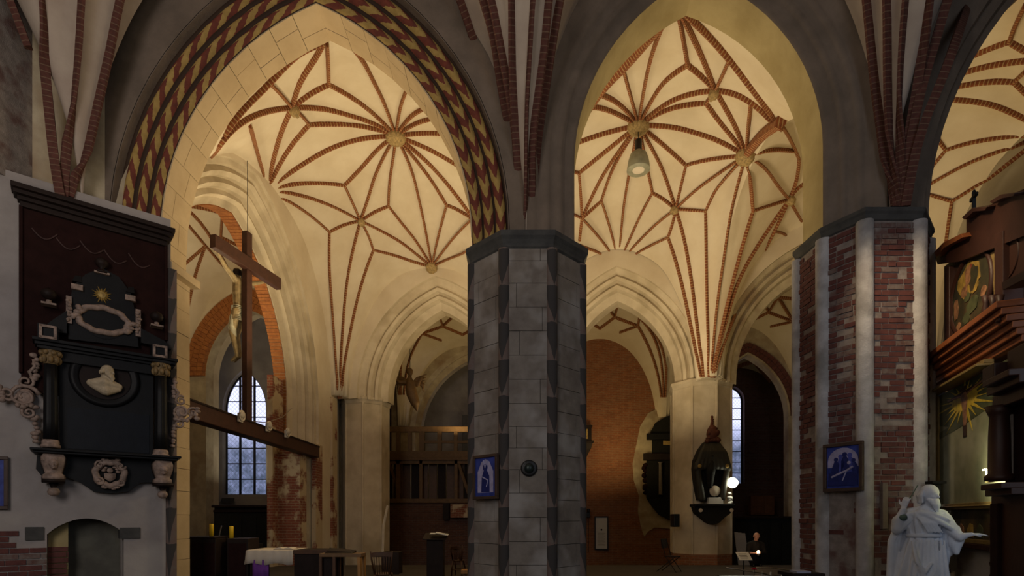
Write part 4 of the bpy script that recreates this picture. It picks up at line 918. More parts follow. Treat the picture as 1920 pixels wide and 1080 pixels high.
# sill, apron, base consoles
zs_ = zz(62, 843)
m = MB()
for a, b, y, h1, h0 in ((58, 333, -.42, 0, -.04), (64, 328, -.38, -.04, -.075)): m.box(k(a), k(b), y, -.02, zs_+h0, zs_+h1)
m.build('sill', M['black_marble'], ep, bevel=.01)
ap = [Q(70, 855), Q(68, 880), Q(80, 895), Q(118, 893), Q(150, 905), Q(175, 922), Q(205, 926), Q(240, 922), Q(262, 906), Q(280, 905), Q(322, 908), Q(326, 866)]
MB().slab(ap, -.12, -.02).build('apron', M['black_marble'], ep)
for px, y0, y1 in ((101, 853, 903), (302, 867, 910)):
    a = Q(px, y0); b = Q(px, y1); w_ = .15; H = a[1]-b[1]; m = MB()
    m.loft([[(a[0]-w_*s, -.14, a[1]-H*t), (a[0]-w_*s*.8, -.14-.2*s, a[1]-H*t), (a[0]+w_*s*.8, -.14-.2*s, a[1]-H*t), (a[0]+w_*s, -.14, a[1]-H*t)] for s, t in ((.95,.0),(1.1,.15),(1.05,.35),(.85,.6),(.75,.72),(.95,.78),(1.0,.9),(.8,1))])
    head(m, (a[0], -.33, a[1]-H*.4), .085, (0, -1, 0)); leafrow(m, a[0]-.12, a[1]-H*.25, a[0]+.12, a[1]-H*.25, 5, .035, -.32); m.build('base_console', M['alabaster'], ep, smooth=True)
    m = MB(); m.box(a[0]-.14, a[0]+.14, -.4, -.1, b[1]-.03, b[1]+.02); m.lathe((a[0], -.2, b[1]-.17), [(.02,-.06),(.06,-.04),(.075,0),(.06,.04),(.03,.06),(.05,.1),(.06,.14)], 14); m.build('pendant_drop', M['dark_wood'], ep, smooth=True)
    m = MB(); m.lathe((a[0], -.2, b[1]-.17), [(.02,-.068),(.062,-.045),(.08,0),(.065,.045),(.03,.065)], 14); m.build('carved_knob', M['alabaster'], ep, smooth=True)
p = Q(205, 890); m = MB(); ring(m, p[0], p[1], .19, .19, .05, -.2, 40, 8, .05, 7)
for i in range(4): spiral(m, p[0]+.2*math.cos(PI/4+i*PI/2), p[1]+.19*math.sin(PI/4+i*PI/2), .07, 1.2, 1 if i % 2 else -1, -.22, .02, i)
leafrow(m, p[0]-.12, p[1]+.22, p[0]+.12, p[1]+.22, 5, .04, -.2); leafrow(m, p[0]-.12, p[1]-.22, p[0]+.12, p[1]-.22, 5, .035, -.2); m.build('crest_frame', M['alabaster'], ep, smooth=True)
m = MB(); m.lathe((p[0], -.16, p[1]), [(.001,0),(.17,0)], 24, 'y'); m.build('crest_ground', M['black_marble'], ep)
m = MB(); m.slab([(p[0]-.08, p[1]+.01), (p[0]+.08, p[1]+.01), (p[0]+.07, p[1]-.08), (p[0], p[1]-.13), (p[0]-.07, p[1]-.08)], -.2, -.15); m.ell((p[0], -.18, p[1]+.06), (.045,.03,.045), 10, 6); leafrow(m, p[0]-.1, p[1]+.02, p[0]-.06, p[1]+.12, 3, .03, -.18); leafrow(m, p[0]+.1, p[1]+.02, p[0]+.06, p[1]+.12, 3, .03, -.18); m.build('crest', M['alabaster'], ep, smooth=True)
# side scrollwork
def side(sg, px, pyc, s):
    c = Q(px, pyc); m = MB(); x, z = c; th = .035*s
    spiral(m, x, z, .20*s, 1.6, sg, -.12, th, PI*.1); spiral(m, x-sg*.2*s, z+.02*s, .12*s, 1.4, -sg, -.12, th*.8, 0); spiral(m, x+sg*.02*s, z+.25*s, .11*s, 1.5, -sg, -.12, th*.8, 1)
    spiral(m, x+sg*.06*s, z-.26*s, .10*s, 1.5, sg, -.12, th*.8, 2); m.tube([(x+sg*.12*s, -.1, z+.3*s), (x+sg*.06*s, -.13, z+.42*s), (x+sg*.14*s, -.13, z+.52*s), (x+sg*.12*s, -.1, z+.64*s)], .03*s, 6)
    leafrow(m, x+sg*.14*s, z+.3*s, x+sg*.14*s, z+.72*s, 7, .05*s, -.1); leafrow(m, x+sg*.14*s, z-.3*s, x+sg*.16*s, z-.75*s, 8, .05*s, -.1); leafrow(m, x-sg*.28*s, z-.12*s, x-sg*.28*s, z+.16*s, 5, .05*s, -.12); leafrow(m, x-sg*.1*s, z-.16*s, x+sg*.16*s, z-.16*s, 5, .05*s, -.15)
    m.ell((x+sg*.02*s, -.11, z), (.12*s, .05, .14*s), 10, 6)
    m.build('side_scrollwork', M['alabaster'], ep, smooth=True)
side(1, 46, 746, .92); side(-1, 339, 775, .82)
# ================= framed picture cut by the left edge
def frame_pic(name, label, cat, pl, q, fw, depth, fmat, paint, parts=None, off=0):
    """q: pixel corners TL, TR, BR, BL on the plane"""
    P = [pl.p(*a) for a in q]; x0 = (P[0][0]+P[3][0])/2; x1 = (P[1][0]+P[2][0])/2; z1 = (P[0][1]+P[1][1])/2; z0 = (P[2][1]+P[3][1])/2
    t = thing(name, label, cat, (pl.o[0]+pl.d[0]*x0, pl.o[1]+pl.d[1]*x0, z0), pl.rz); W = x1-x0; H = z1-z0; y0 = -depth-off; y1 = -off
    for n_, b in (('frame_rail', (0, W, 0, fw)), ('frame_rail', (0, W, H-fw, H)), ('frame_rail', (0, fw, fw, H-fw)), ('frame_rail', (W-fw, W, fw, H-fw))): MB().box(b[0], b[1], y0, y1, b[2], b[3]).build(n_, fmat, t, bevel=.006)
    pic = MB().box(fw*.9, W-fw*.9, y0*.5+y1*.5, y1, fw*.9, H-fw*.9).build('picture', paint, t)
    return pic, W, H, (y0+y1)/2
M['blue_paint'] = mot('blue_print', (.045,.07,.34), (.02,.035,.20), 7, .45, 0); flat('pale_blue', (.42,.40,.62), .5, sc=9); flat('deep_blue', (.012,.022,.16), .5, sc=9); flat('mid_blue', (.07,.09,.42), .5, sc=9)
flat('frame_brown', (.075,.045,.032), .5)
frame_pic('framed_picture', 'dark framed blue picture cut by the left edge of the photo', 'picture', lp, [(-70, 852), (16, 857), (16, 950), (-70, 960)], .05, .06, M['frame_brown'], M['blue_paint'], off=.01)
def fig2d(t, x, z, h, y, mat, lean=0):
    m = MB(); m.slab([(x-h*.2, z), (x+h*.22, z), (x+h*.2+lean*h, z+h*.55), (x+h*.09+lean*h, z+h*.74), (x-h*.07+lean*h, z+h*.74), (x-h*.17+lean*h, z+h*.5)], y-.004, y)
    m.lathe((x+lean*h*1.1, y-.006, z+h*.84), [(.001,0),(h*.12,0),(h*.12,.005)], 12, 'y'); m.build('painted_figure', mat, t)
# picture on the brick pillar
pB = PL((5.22-.09, 8.98-.055), (5.56-5.22, 8.4-8.98))
t, W, H, y = frame_pic('framed_picture', 'brown framed blue picture of a group of figures on the brick pillar', 'picture', pB, [(1545, 836), (1620, 825), (1622, 917), (1548, 926)], .055, .06, M['frame_brown'], M['blue_paint'], off=.005)
arcp = [(.07, H*.5)]+[(W*.5-(W*.5-.07)*math.cos(PI*i/10), H*.62+(H*.28)*math.sin(PI*i/10)) for i in range(11)]+[(W-.07, H*.5)]
MB().slab(arcp, y-.004, y).build('painted_arch', M['pale_blue'], t)
for i, (fx, fz, fh, le) in enumerate(((.28, .36, .36, .1), (.42, .4, .38, .05), (.56, .42, .4, -.02), (.72, .4, .4, -.08), (.84, .34, .34, -.15))): fig2d(t, W*fx, H*fz, H*fh, y-.004, M['mid_blue'] if i % 2 else M['deep_blue'], le)
MB().slab([(W*.12, H*.12), (W*.88, H*.12), (W*.86, H*.42), (W*.5, H*.36), (W*.16, H*.40)], y-.011, y-.006).build('painted_ground', M['deep_blue'], t)
m = MB(); m.tube([(W*.22, y-.012, H*.30), (W*.4, y-.012, H*.36), (W*.6, y-.012, H*.42), (W*.76, y-.012, H*.5)], .018, 6); m.tube([(W*.6, y-.012, H*.42), (W*.5, y-.012, H*.22)], .01, 6); m.ell((W*.66, y-.012, H*.58), (.03,.006,.03), 8, 6); m.build('painted_lying_figure', M['pale_blue'], t)
# picture on the grey pillar
pG = PL(tuple(PC[4][i]+(-.0, -.0)[i]+(-.075)*(1 if i == 0 else 1) for i in range(2)), (PC[5][0]-PC[4][0], PC[5][1]-PC[4][1]))
t, W, H, y = frame_pic('framed_picture', 'narrow framed blue picture of a seated figure on the grey stone pillar', 'picture', pG, [(889, 856), (935, 850), (937, 932), (892, 940)], .05, .06, M['frame_brown'], M['blue_paint'], off=.0)
MB().slab([(W*.18, H*.15), (W*.82, H*.15), (W*.82, H*.62), (W*.66, H*.84), (W*.5, H*.9), (W*.34, H*.84), (W*.18, H*.62)], y-.004, y).build('painted_arch', M['pale_blue'], t)
fig2d(t, W*.5, H*.16, H*.66, y-.005, M['deep_blue'], 0); m = MB(); m.tube([(W*.4, y-.012, H*.5), (W*.62, y-.012, H*.42), (W*.56, y-.012, H*.28)], .012, 6); m.build('painted_arms', M['pale_blue'], t); MB().tube([(W*.42, y-.01, H*.88), (W*.5, y-.01, H*.7), (W*.6, y-.01, H*.88)], .01, 6).build('painted_wings', M['pale_blue'], t)
# round iron disc on the grey pillar
p = at(992, 878, 8.96); t = thing('wall_disc', 'round black metal disc fixed to the front of the grey stone pillar', 'disc', p)
MB().lathe((0, 0, 0), [(.001,.02),(.13,.02),(.14,0),(.12,-.03),(.10,-.02),(.085,-.03)], 24, 'y').build('rim', M['blackiron'], t, smooth=True); MB().lathe((0, 0, 0), [(.09,-.01),(.07,-.05),(.03,-.07),(.001,-.07)], 20, 'y').build('dome', flat('greenish_iron', (.035,.05,.045), .35, .5) or M['greenish_iron'], t, smooth=True)
# narrow plaque on the brick pillar
p = at(1652, 992, 8.36); q = at(1662, 905, 8.36); tag(MB().box(p.x, q.x, 8.32, 8.42, p.z, q.z).build('plaque', flat('plaque_grey', (.19,.15,.13), .7) or M['plaque_grey'], bevel=.006), 'narrow upright grey plaque fixed on the brick pillar left of the white statue', 'plaque')
# ================= rood beam, cross and corpus
rb = thing('rood_beam', 'heavy dark wooden beam spanning the left arch under the crucifix', 'beam', (-6.95, 14.6, EYE+2.1))
MB().box(-.17, .17, -3.75, 4.2, 0, .42).build('beam', M['rood_wood'], rb, bevel=.02)
m = MB(); m.box(-.12, .19, -3.75, 4.2, .36, .40); m.build('edge_moulding', M['dark_wood'], rb)
cr = thing('crucifix', 'tall dark wooden crucifix standing on the beam, carved figure on its far side', 'crucifix', (-6.92, 13.95, EYE+2.52), math.atan2(.975, .223))
MB().box(-.10, .10, -.07, .09, -.02, 4.93).build('upright', M['rood_wood'], cr, bevel=.012)
MB().box(-1.24, 1.2, -.13, .03, 3.92, 4.24).build('crossbar', M['rood_wood'], cr, bevel=.012)
m = MB(); y = .26
m.chain([(0,y,3.35),(0,y,3.05),(0,y,2.85)], [.15,.135,.15]); m.chain([(-.17,y,3.68),(0,y,3.62),(.17,y,3.68)], [.075,.13,.075]); m.chain([(0,y,3.62),(0,y,3.35)], [.16,.16]); m.chain([(0,y,3.7),(0.02,y+.06,3.85)], [.07,.065])
head(m, (.04, y+.10, 3.93), .125, (.25, 1, -.45))
for s in (-1, 1):
    m.chain([(s*.18,y,3.70),(s*.50,y-.02,3.83),(s*.86,y-.1,4.02)], [.075,.058,.04]); hand(m, (s*.88,y-.1,4.03), (s*.8,0,.35), (0,-1,0), 1.15, .25, s)
    m.chain([(s*.09,y,2.85),(s*.085,y+.14,2.32),(s*.05,y+.02,1.78),(s*.04,y+.02,1.70)], [.125,.082,.05,.045]); m.chain([(s*.04,y+.02,1.72),(s*.045,y+.17,1.60)], [.045,.035])
m.build('corpus', M['corpus'], cr, remesh=.012)
m = MB()
for i in range(9): z = 2.98-.045*i; ring(m, 0, 0, .17, .155, .03, 0, 20, 6, .03, 5); n_ = 20*6+6; m.v[-126:] = [(x, y+v_, z+.02*math.sin(3*x/.1)+.5*0-y2*0) for x, y2, v_ in m.v[-126:]]
m.chain([(-.12,y+.06,2.72),(-.10,y+.12,2.45),(-.06,y+.1,2.25)], [.09,.10,.07]); m.chain([(.12,y+.06,2.72),(.08,y+.13,2.5)], [.09,.09]); m.build('loincloth', M['loin'], cr, smooth=True)
m = MB(); hair(m, (.04, y+.08, 3.95), .125, (.25,1,0), 14, .9); m.build('hair', M['dark_wood'], cr, remesh=.015)
m = MB(); m.tube([(0,0,4.92),(.0,0,7.0)], .008, 5); m.build('hanging_cable', M['blackiron'], cr)
for i, (px, py) in enumerate(((438, 781), (491, 800), (527, 812))):
    Yb = 6.9/((960-px)/F); t = thing('beam_ornament', ('small white carved ornament on the beam left of the cross', 'small white carved ornament on the beam just right of the cross', 'small white ring shaped ornament, the rightmost on the beam')[i], 'ornament', (-6.74, Yb, hz(py, Yb)), 0, 'white ornaments on the rood beam')
    m = MB(); s = 1.0; m.box(-.02, .03, -.10, .10, -.14, .08); m.ell((.05, 0, .06), (.05,.11,.10), 10, 6); m.build('block', M['cloth_white'], t, smooth=False, bevel=.01)
    m = MB(); m.tube([(.05, .13*math.cos(a), .02+.12*math.sin(a)) for a in [2*PI*j/12 for j in range(13)]], .025, 6); m.build('carved_ring', M['cloth_white'], t, smooth=True)
# thin wire under the beam
tag(MB().tube([at(470, 790, 14.3), at(500, 792, 16), at(530, 782, 17.2), at(548, 765, 18.2)], .012, 5).build('cable', M['metal']), 'thin pale cable sagging from the beam to the arch jamb', 'cable')
# ================= furniture low in the left arch
def legbox(t, W, D, H, th, r, mat):
    MB().box(0, W, 0, D, H-th, H).build('tabletop', mat, t, bevel=.006)
    for x in (r, W-3*r):
        for y in (r, D-3*r): MB().box(x, x+2*r, y, y+2*r, 0, H-th).build('leg', mat, t)
p = at(466, 1031, 11.0); zt = p.z
t = thing('altar_table', 'long brown wooden table half covered by a white cloth and purple hanging', 'table', (p.x-.02, 11.0, 0)); Wt = 1.78
legbox(t, Wt, .8, zt-.012, .06, .035, M['dark_wood']); MB().box(.95, Wt-.05, .03, .06, .1, zt-.07).build('front_panel', M['dark_wood'], t); MB().box(.86, Wt+.02, -.01, .02, zt-.085, zt-.0).build('edge_board', M['mid_wood'], t)
m = MB(); n = 24; vs = []
for j, (yy, z) in enumerate(((.78, zt), (.3, zt), (-.03, zt), (-.045, zt-.02), (-.05, zt-.15), (-.05, zt-.29))):
    for i in range(n+1): x = .95*i/n; vs.append((x-(.05*(j-2)/4 if i == 0 and j > 2 else 0), yy-(.012*math.sin(i*1.3)*(j-2)/3 if j > 2 else 0), z+(.02*math.sin(i*.5) if j == 5 else 0)))
m.add(vs, [(j*(n+1)+i, j*(n+1)+i+1, (j+1)*(n+1)+i+1, (j+1)*(n+1)+i) for j in range(5) for i in range(n)])
m.add([(-.0,.78,zt),(0,-.03,zt),(-.06,-.03,zt-.3),(-.02,.75,zt-.3)], [(0,1,2,3)])
o = m.build('altar_cloth', M['cloth_white'], smooth=True); o.location = t.location; s_ = o.modifiers.new('s', 'SOLIDIFY'); s_.thickness = .008; s_.offset = 1; tag(o, 'white cloth draped over the left half of the long table', 'tablecloth')
m = MB(); m.add([(.12+.055*i, -.03-.012*math.sin(i*2), z) for z in (zt-.2, .25) for i in range(7)], [(i, i+1, 8+i, 7+i) for i in range(6)]); o = m.build('antependium', M['purple'], smooth=True); o.location = t.location; s_ = o.modifiers.new('s', 'SOLIDIFY'); s_.thickness = .006; tag(o, 'purple cloth strip hanging below the white table cloth', 'cloth')
def book(name, label, px, py, Y, w_, d_, rz=0):
    p = at(px, py, Y); t = thing(name, label, 'book', p, rz)
    for s in (-1, 1):
        m = MB(); m.loft([[(s*w_/2*i/5, yy, .004+.03*math.sin(PI*.9*i/5+.2)) for i in range(6)]+[(s*w_/2*(5-i)/5, yy, 0) for i in range(6)] for yy in (0, d_)]); m.build('page_block', M['cloth_white'], t)
    MB().box(-w_/2-.01, w_/2+.01, -.01, d_+.01, -.006, .001).build('cover', M['mid_wood'], t); return t
b_ = book('open_book', 'open book lying on the white table cloth', 531, 1030, 11.1, .38, .28); b_.location.z = zt+.008
# wooden stand to the right
p = at(598, 1038, 10.6); t = thing('wooden_stand', 'light wooden stand with pale legs right of the long table', 'stand', (p.x, 10.6, 0)); H = p.z; W = .84
MB().box(0, W, 0, .35, H-.07, H).build('top_rail', flat('pale_wood', (.20,.11,.045), .5) or M['pale_wood'], t, bevel=.006)
for x in (0.0, .27, W-.06):
    for y in (0, .29): MB().hexa([(x, y, 0), (x+.06, y, 0), (x+.06, y+.06, 0), (x, y+.06, 0), (x-.02*(x > .5), y, H-.07), (x+.055-.02*(x > .5), y, H-.07), (x+.055, y+.06, H-.07), (x, y+.06, H-.07)]).build('leg', M['light_wood'] if x > .5 else M['mid_wood'], t)
MB().box(.02, .28, .1, .3, .05, H-.08).build('dark_panel', M['dark_wood'], t)
t2 = thing('reading_board', 'dark sloping reading board lying on the wooden stand', 'board', (p.x+.1, 10.62, H)); MB().hexa([(0,0,0),(.55,0,0),(.55,.3,0),(0,.3,0),(.05,.05,.06),(.5,.05,.03),(.55,.3,.05),(0,.3,.10)]).build('board', M['dark_wood'], t2)
# spindle back chair
def spindle_chair(px0, px1, py, Y, rz, label, grp=None):
    p = at((px0+px1)/2, py, Y); H = p.z; W = (px1-px0)/F*Y; t = thing('spindle_chair', label, 'chair', (p.x, Y, 0), rz, grp); sh = .45; m = MB()
    m.loft([[(W*.45*s*math.cos(a), .22+.23*s*math.sin(a), sh-.04+dz) for a in [2*PI*j/20 for j in range(20)]] for s, dz in ((.9,0),(1,.015),(1,.035),(.85,.04))]); m.build('seat', M['mid_wood'], t, smooth=True)
    for x in (-1, 1):
        MB().tube([(x*W*.36, .06, sh), (x*W*.46, -.03, H-.15), (x*W*.5, -.07, H+.02)], [.02, .018, .014], 8).build('back_post', M['mid_wood'], t, smooth=True)
        for y in (.05, .40): MB().tube([(x*W*.34, y, sh-.02), (x*W*.4, y+(.05 if y > .2 else -.05), .25), (x*W*.44, y+(.08 if y > .2 else -.08), 0)], [.022, .026, .015], 8).build('leg', M['mid_wood'], t, smooth=True)
    m = MB(); m.loft([[(W*.47*c, -.045-.03*(1-c*c)+dy, H-.1+dz+.02*(1-c*c)) for c in [i/5-1 for i in range(11)]] for dy, dz in ((0,0),(.012,0),(.012,.085),(0,.085),(0,0))], cap=False); m.build('crest_rail', M['mid_wood'], t)
    for i in range(7): x = (i-3)/3.6; MB().tube([(x*W*.36, .03, sh), (x*W*.42, -.06, H-.09)], .009, 6).build('spindle', M['mid_wood'], t, smooth=True)
    for y_ in (0, .43): MB().tube([(-W*.38, y_, .2), (W*.38, y_, .2)], .012, 6).build('stretcher', M['mid_wood'], t)
    return t
spindle_chair(696, 736, 1035, 10.8, .1, 'spindle backed wooden chair in front of the cream pillar')
spindle_chair(845, 868, 1024, 14.2, -.1, 'dark spindle backed chair behind the lectern next to the grey pillar')
# lectern
p = at(793, 1000, 12.8); t = thing('lectern', 'dark wooden lectern with white papers left of the grey pillar', 'lectern', (p.x+.02, 12.8, 0)); H = p.z
MB().box(0, .5, 0, .4, 0, .06).build('base', M['dark_wood'], t); MB().box(.06, .46, .05, .35, .06, H-.1).build('body', M['dark_wood'], t, bevel=.01); MB().hexa([(-.02,-.05,H-.16),(.54,-.05,H-.16),(.54,.4,H-.04),(-.02,.4,H-.04),(-.02,-.05,H-.13),(.54,-.05,H-.13),(.54,.4,H),(-.02,.4,H)]).build('desk', M['dark_wood'], t)
tag(MB().hexa([(p.x+.16,12.8,H-.02),(p.x+.3,12.8,H-.02),(p.x+.3,13.0,H),(p.x+.16,13.0,H),(p.x+.16,12.8,H-.012),(p.x+.3,12.8,H-.012),(p.x+.3,13.0,H+.008),(p.x+.16,13.0,H+.008)]).build('paper_sheet', M['paper']), 'small white sheet lying flat on the lectern', 'paper')
tag(MB().hexa([(p.x+.3,12.78,H+.0),(p.x+.6,12.78,H-.06),(p.x+.6,13.0,H-.04),(p.x+.3,13.0,H+.02),(p.x+.3,12.78,H+.015),(p.x+.6,12.78,H-.045),(p.x+.6,13.0,H-.025),(p.x+.3,13.0,H+.035)]).build('paper_sheet', M['paper']), 'white booklet tilted over the right edge of the lectern', 'booklet')
# bright little bench
p = at(864, 1069, 12.2); t = thing('bench', 'small light wooden bench lit orange at the foot of the grey pillar', 'bench', (p.x, 12.2, 0)); MB().box(0, .42, 0, .3, p.z-.09, p.z).build('seat', M['light_wood'], t, bevel=.01)
for x in (.06, .32): MB().box(x, x+.05, .05, .25, 0, p.z-.09).build('leg', M['mid_wood'], t)
tag(MB().box(at(716,0,15).x, at(748,0,15).x, 15, 15.5, 0, .62).build('crate', M['dark_wood'], bevel=.01), 'dark wooden chest in the shade behind the spindle chair', 'chest')
# dark cabinet and candles at far left
p = at(361, 1006, 10.9); t = thing('cabinet', 'very dark wooden cabinet with two yellow candles on top', 'cabinet', (p.x-.1, 10.9, 0)); H = p.z
MB().box(0, .57, 0, .5, 0, H-.04).build('body', M['dark_wood'], t, bevel=.01); MB().box(-.02, .568, -.03, .52, H-.04, H).build('top', M['dark_wood'], t, bevel=.006); MB().box(.04, .30, -.02, 0, .1, H-.12).build('door', M['red_board'], t); MB().box(.33, .55, -.02, 0, .1, H-.12).build('door', M['red_board'], t)
t = thing('side_cabinet', 'lower dark cabinet standing right of the candle cabinet', 'cabinet', (p.x+.57, 11.15, 0)); MB().box(0, .44, 0, .5, 0, H-.05).build('body', M['dark_wood'], t, bevel=.01); MB().box(.04, .40, -.02, 0, .1, H-.15).build('door', M['red_board'], t)
for i, (px, lb) in enumerate(((399, 'left one of the two thick yellow candles on the dark cabinet'), (424.5, 'right one of the two thick yellow candles on the dark cabinet'))):
    q = at(px, 1008, 11.15); t = thing('candle', lb, 'candle', (q.x, 11.1+.25*i, H-.05*i), 0, 'yellow altar candles'); MB().lathe((0,0,0), [(.042,0),(.042,.24),(.036,.255),(.01,.25)], 16).build('wax', M['yellow_wax'], t, smooth=True); MB().tube([(0,0,.25),(.003,0,.275)], .003, 5).build('wick', M['blackiron'], t)
q = at(406, 1008, 11.2); tag(MB().tube([(q.x, 11.3, H-.01), (q.x+.05, 11.3, H+.21)], .012, 8).build('snuffer_rod', M['metal']), 'thin grey rod leaning between the two yellow candles', 'rod')
# black choir stall below the window
p = at(401, 947, 19); q = at(540, 947, 19); t = thing('choir_stall', 'long black wooden stall below the tall left window', 'stall', (p.x, 19, 0)); W = q.x-p.x; H = p.z
MB().box(0, W, 0, .6, -1, H-.25).build('back', flat('stall_black', (.014,.014,.012), .75, spec=.2) or M['stall_black'], t); MB().box(-.03, W-.1, -.12, .62, H-.09, H).build('canopy', M['dark_wood'], t, bevel=.02); MB().box(-.0, W+.02, -.05, .62, H-.26, H-.17).build('cornice', M['dark_wood'], t, bevel=.01); MB().box(.02, W-.3, .0, .5, H-.18, H-.08).build('frieze', M['dark_wood'], t)
for i in range(5): MB().box(W*i/5+.06, W*(i+1)/5-.06, -.03, 0, -.7, H-.4).build('panel', M['stall_black'], t, bevel=.01)
tag(MB().hexa([at(462,1016,15.6), at(486,1018,15.6), at(486,1018,15.9), at(464,1015,15.9), at(464,1012,15.6), at(480,1014,15.6), at(480,1014,15.9), at(466,1011,15.9)]).build('music_sheet', M['paper']), 'white open sheet lying on a dark stand behind the table', 'sheet')
tag(MB().box(at(460,0,15.7).x, at(486,0,15.7).x, 15.62, 15.95, 0, hz(1019.5, 15.7)).build('music_stand', M['stall_black'], bevel=.01), 'dark reading desk under the white sheet behind the table', 'desk')
p = at(420, 944, 24.3); tag(MB().hexa([at(412,943,24.2), at(438,943,24.2), at(438,943,24.5), at(412,943,24.5), at(416,934,24.2), at(440,934,24.2), at(440,934,24.5), at(416,934,24.5)]).build('stone_tablet', M['capital']), 'grey slanted slab on the sill below the tall left window', 'slab')
p = at(547, 960, 19.8); tag(MB().chain([at(547, 965, 19.8), at(548, 950, 19.8), at(547, 930, 19.8), at(548, 914, 19.8)], [.12, .10, .14, .07]).build('wall_statuette', M['dark_wood'], remesh=.03), 'small dark wooden statuette on the wall left of the brick jamb', 'statuette')
# board leaning by the pillar
tag(MB().tube([at(716, 1098, 20.1), at(719, 985, 20.2), at(727, 948, 20.3)], .05, 6).build('leaning_board', M['cloth_white']), 'pale narrow board leaning against the cream pillar by the gallery', 'board')
# ================= wooden gallery
gy = 26.0
G = lambda px, py, Y=26.0: at(px, py, Y)
ga = thing('gallery', 'old brown wooden gallery with open railing between the cream and grey pillars', 'gallery', (G(722,0).x, gy, EYE+.75)); gx = G(722,0).x; gz = EYE+.75
flat('gallery_wood', (.15,.085,.035), .6); gw = M['gallery_wood']
def gbox(px0, py0, px1, py1, y0=0, y1=.12, name='rail', mat=None):
    a = G(px0, py1); b = G(px1, py0); return MB().box(a.x-gx, b.x-gx, y0, y1, a.z-gz, b.z-gz).build(name, mat or gw, ga, bevel=.01)
gbox(715, 800, 905, 810, -.05, .15, 'top_rail'); gbox(715, 846, 905, 858, -.05, .3, 'floor_beam'); gbox(715, 858, 905, 863, -.1, 2, 'floor_board'); gbox(790, 826, 905, 831, 0, .1, 'mid_rail')
for x0, x1 in ((722,728),(742,750),(764,772),(786,796),(820,828),(851,858),(880,888)): gbox(x0, 808, x1, 848, -.02, .14, 'post')
for x0, x1 in ((742,750),(786,792),(852,858)): gbox(x0, 862, x1, 938, .0, .15, 'post')
gbox(715, 935, 905, 943, -.05, .3, 'lower_beam'); gbox(715, 863, 905, 870, .0, .2, 'rail')
for i in range(11): gbox(716+i*17, 863, 731+i*17, 938, .55+.03*(i % 2), .62+.03*(i % 2), 'plank', M['mid_wood'] if i % 3 else M['dark_wood'])
for x0, x1 in ((728,748),(858,878)):
    a = G(x0, 863); b = G(x1, 925); MB().tube([(a.x-gx, .1, a.z-gz), (b.x-gx, .1, b.z-gz)], .09, 4).build('brace', gw, ga)
gbox(832, 943, 843, 975, -.3, .1, 'post', M['dark_wood'])
m = MB(); m.box(G(722,0).x-.6, G(905,0).x+.3, gy+.05, gy+.45, -1, EYE+.75); struct(m.build('wall_far', M['darkbrick']), 'low dark brick wall under the gallery')
a = G(846,971); b = G(895,946); t = thing('stone_chest', 'brown box shaped block on the wall under the gallery', 'block', (a.x, gy-.35, a.z)); MB().box(0, b.x-a.x, 0, .4, 0, b.z-a.z).build('body', M['wallbrickp'], t, bevel=.02)
# flying figure by the gallery
t = thing('carved_angel', 'dark carved winged figure floating above the gallery railing', 'sculpture', G(768, 730, 24.6)); m = MB()
m.chain([(0,0,.45),(.05,0,.1),(.1,0,-.2),(.25,.0,-.6),(.33,0,-.95)], [.14,.24,.26,.22,.06]); m.chain([(-.02,0,.3),(.0,0,.55)], [.12,.1]); head(m, (.02,-.05,.78), .2, (.6,-.6,-.2)); m.chain([(-.2,0,.35),(-.45,-.1,.3),(-.7,-.1,.5)], [.12,.09,.06]); m.chain([(.22,0,.3),(.4,-.1,.15),(.5,-.15,.35)], [.12,.09,.06]); hand(m, (-.7,-.1,.5), (-.6,0,.5), (0,-1,0), 1.8); hand(m, (.5,-.15,.35), (.3,0,.8), (0,-1,0), 1.8)
m.build('body', M['gallery_wood'], t, remesh=.035); MB().tube([(0,.1,.5),(0,.12,3.6)], .015, 6).build('hanging_wire', M['blackiron'], t)
for s in (-1, 1):
    m = MB()
    for i in range(6): m.chain([(s*.1,.15,.3),(s*(.3+.05*i),.2,.55-.06*i),(s*(.75-.03*i),.22,.75-.16*i)], [.05,.07,.03])
    m.build('wing', M['gallery_wood'], t, remesh=.035)
# dark case on the back wall of the arch above the gallery
t = thing('organ_case', 'tall dim grey wall panels deep behind the gallery', 'panels', (-1.6, 31.2, -1))
for i in range(4): MB().box(-1.3+i*.75, -.6+i*.75, 0, .2, 0, 8.6+(.6 if i in (1, 2) else 0)).build('panel', flat('panel_grey', (.10,.10,.11), .6) or M['panel_grey'], t, bevel=.02)
# ================= brick wall of the middle arch: plaster patch, epitaph, document
wbp = PL((1.0, 28.27), (7.4, -1.75))
patch = [(1204,996),(1201,985),(1196,960),(1198,930),(1188,900),(1186,870),(1192,840),(1200,800),(1215,775),(1235,765),(1300,765),(1300,990),(1262,992),(1228,989),(1216,996),(1208,1006)]
MB().slab([wbp.p(*a) for a in patch], -.03, .02).build('plaster_patch', M['plasterd'], None)
o = bpy.data.objects['plaster_patch']; o.location = (1.0, 28.27, 0); o.rotation_euler = (0,0,wbp.rz); struct(o); o.name = 'wall_patch'; o['label'] = 'pale plaster patch with ragged edge around the dark epitaph on the brick wall'
we = thing('epitaph', 'tall dark carved epitaph on the plaster patch left of the cream pillar', 'epitaph', (1.0, 28.27, 0), wbp.rz)
def wb(pts, y0, y1, nm, mat): return MB().slab([wbp.p(*a) for a in pts], y0, y1).build(nm, mat, we, bevel=.02)
wb([(1218,815),(1228,795),(1245,785),(1262,778),(1285,785),(1300,815)], -.3, -.03, 'crown', M['stall_black']); wb([(1212,815),(1305,815),(1305,826),(1212,826)], -.45, -.03, 'cornice', M['black_marble']); wb([(1222,826),(1296,826),(1296,852),(1222,852)], -.2, -.03, 'attic', M['stall_black'])
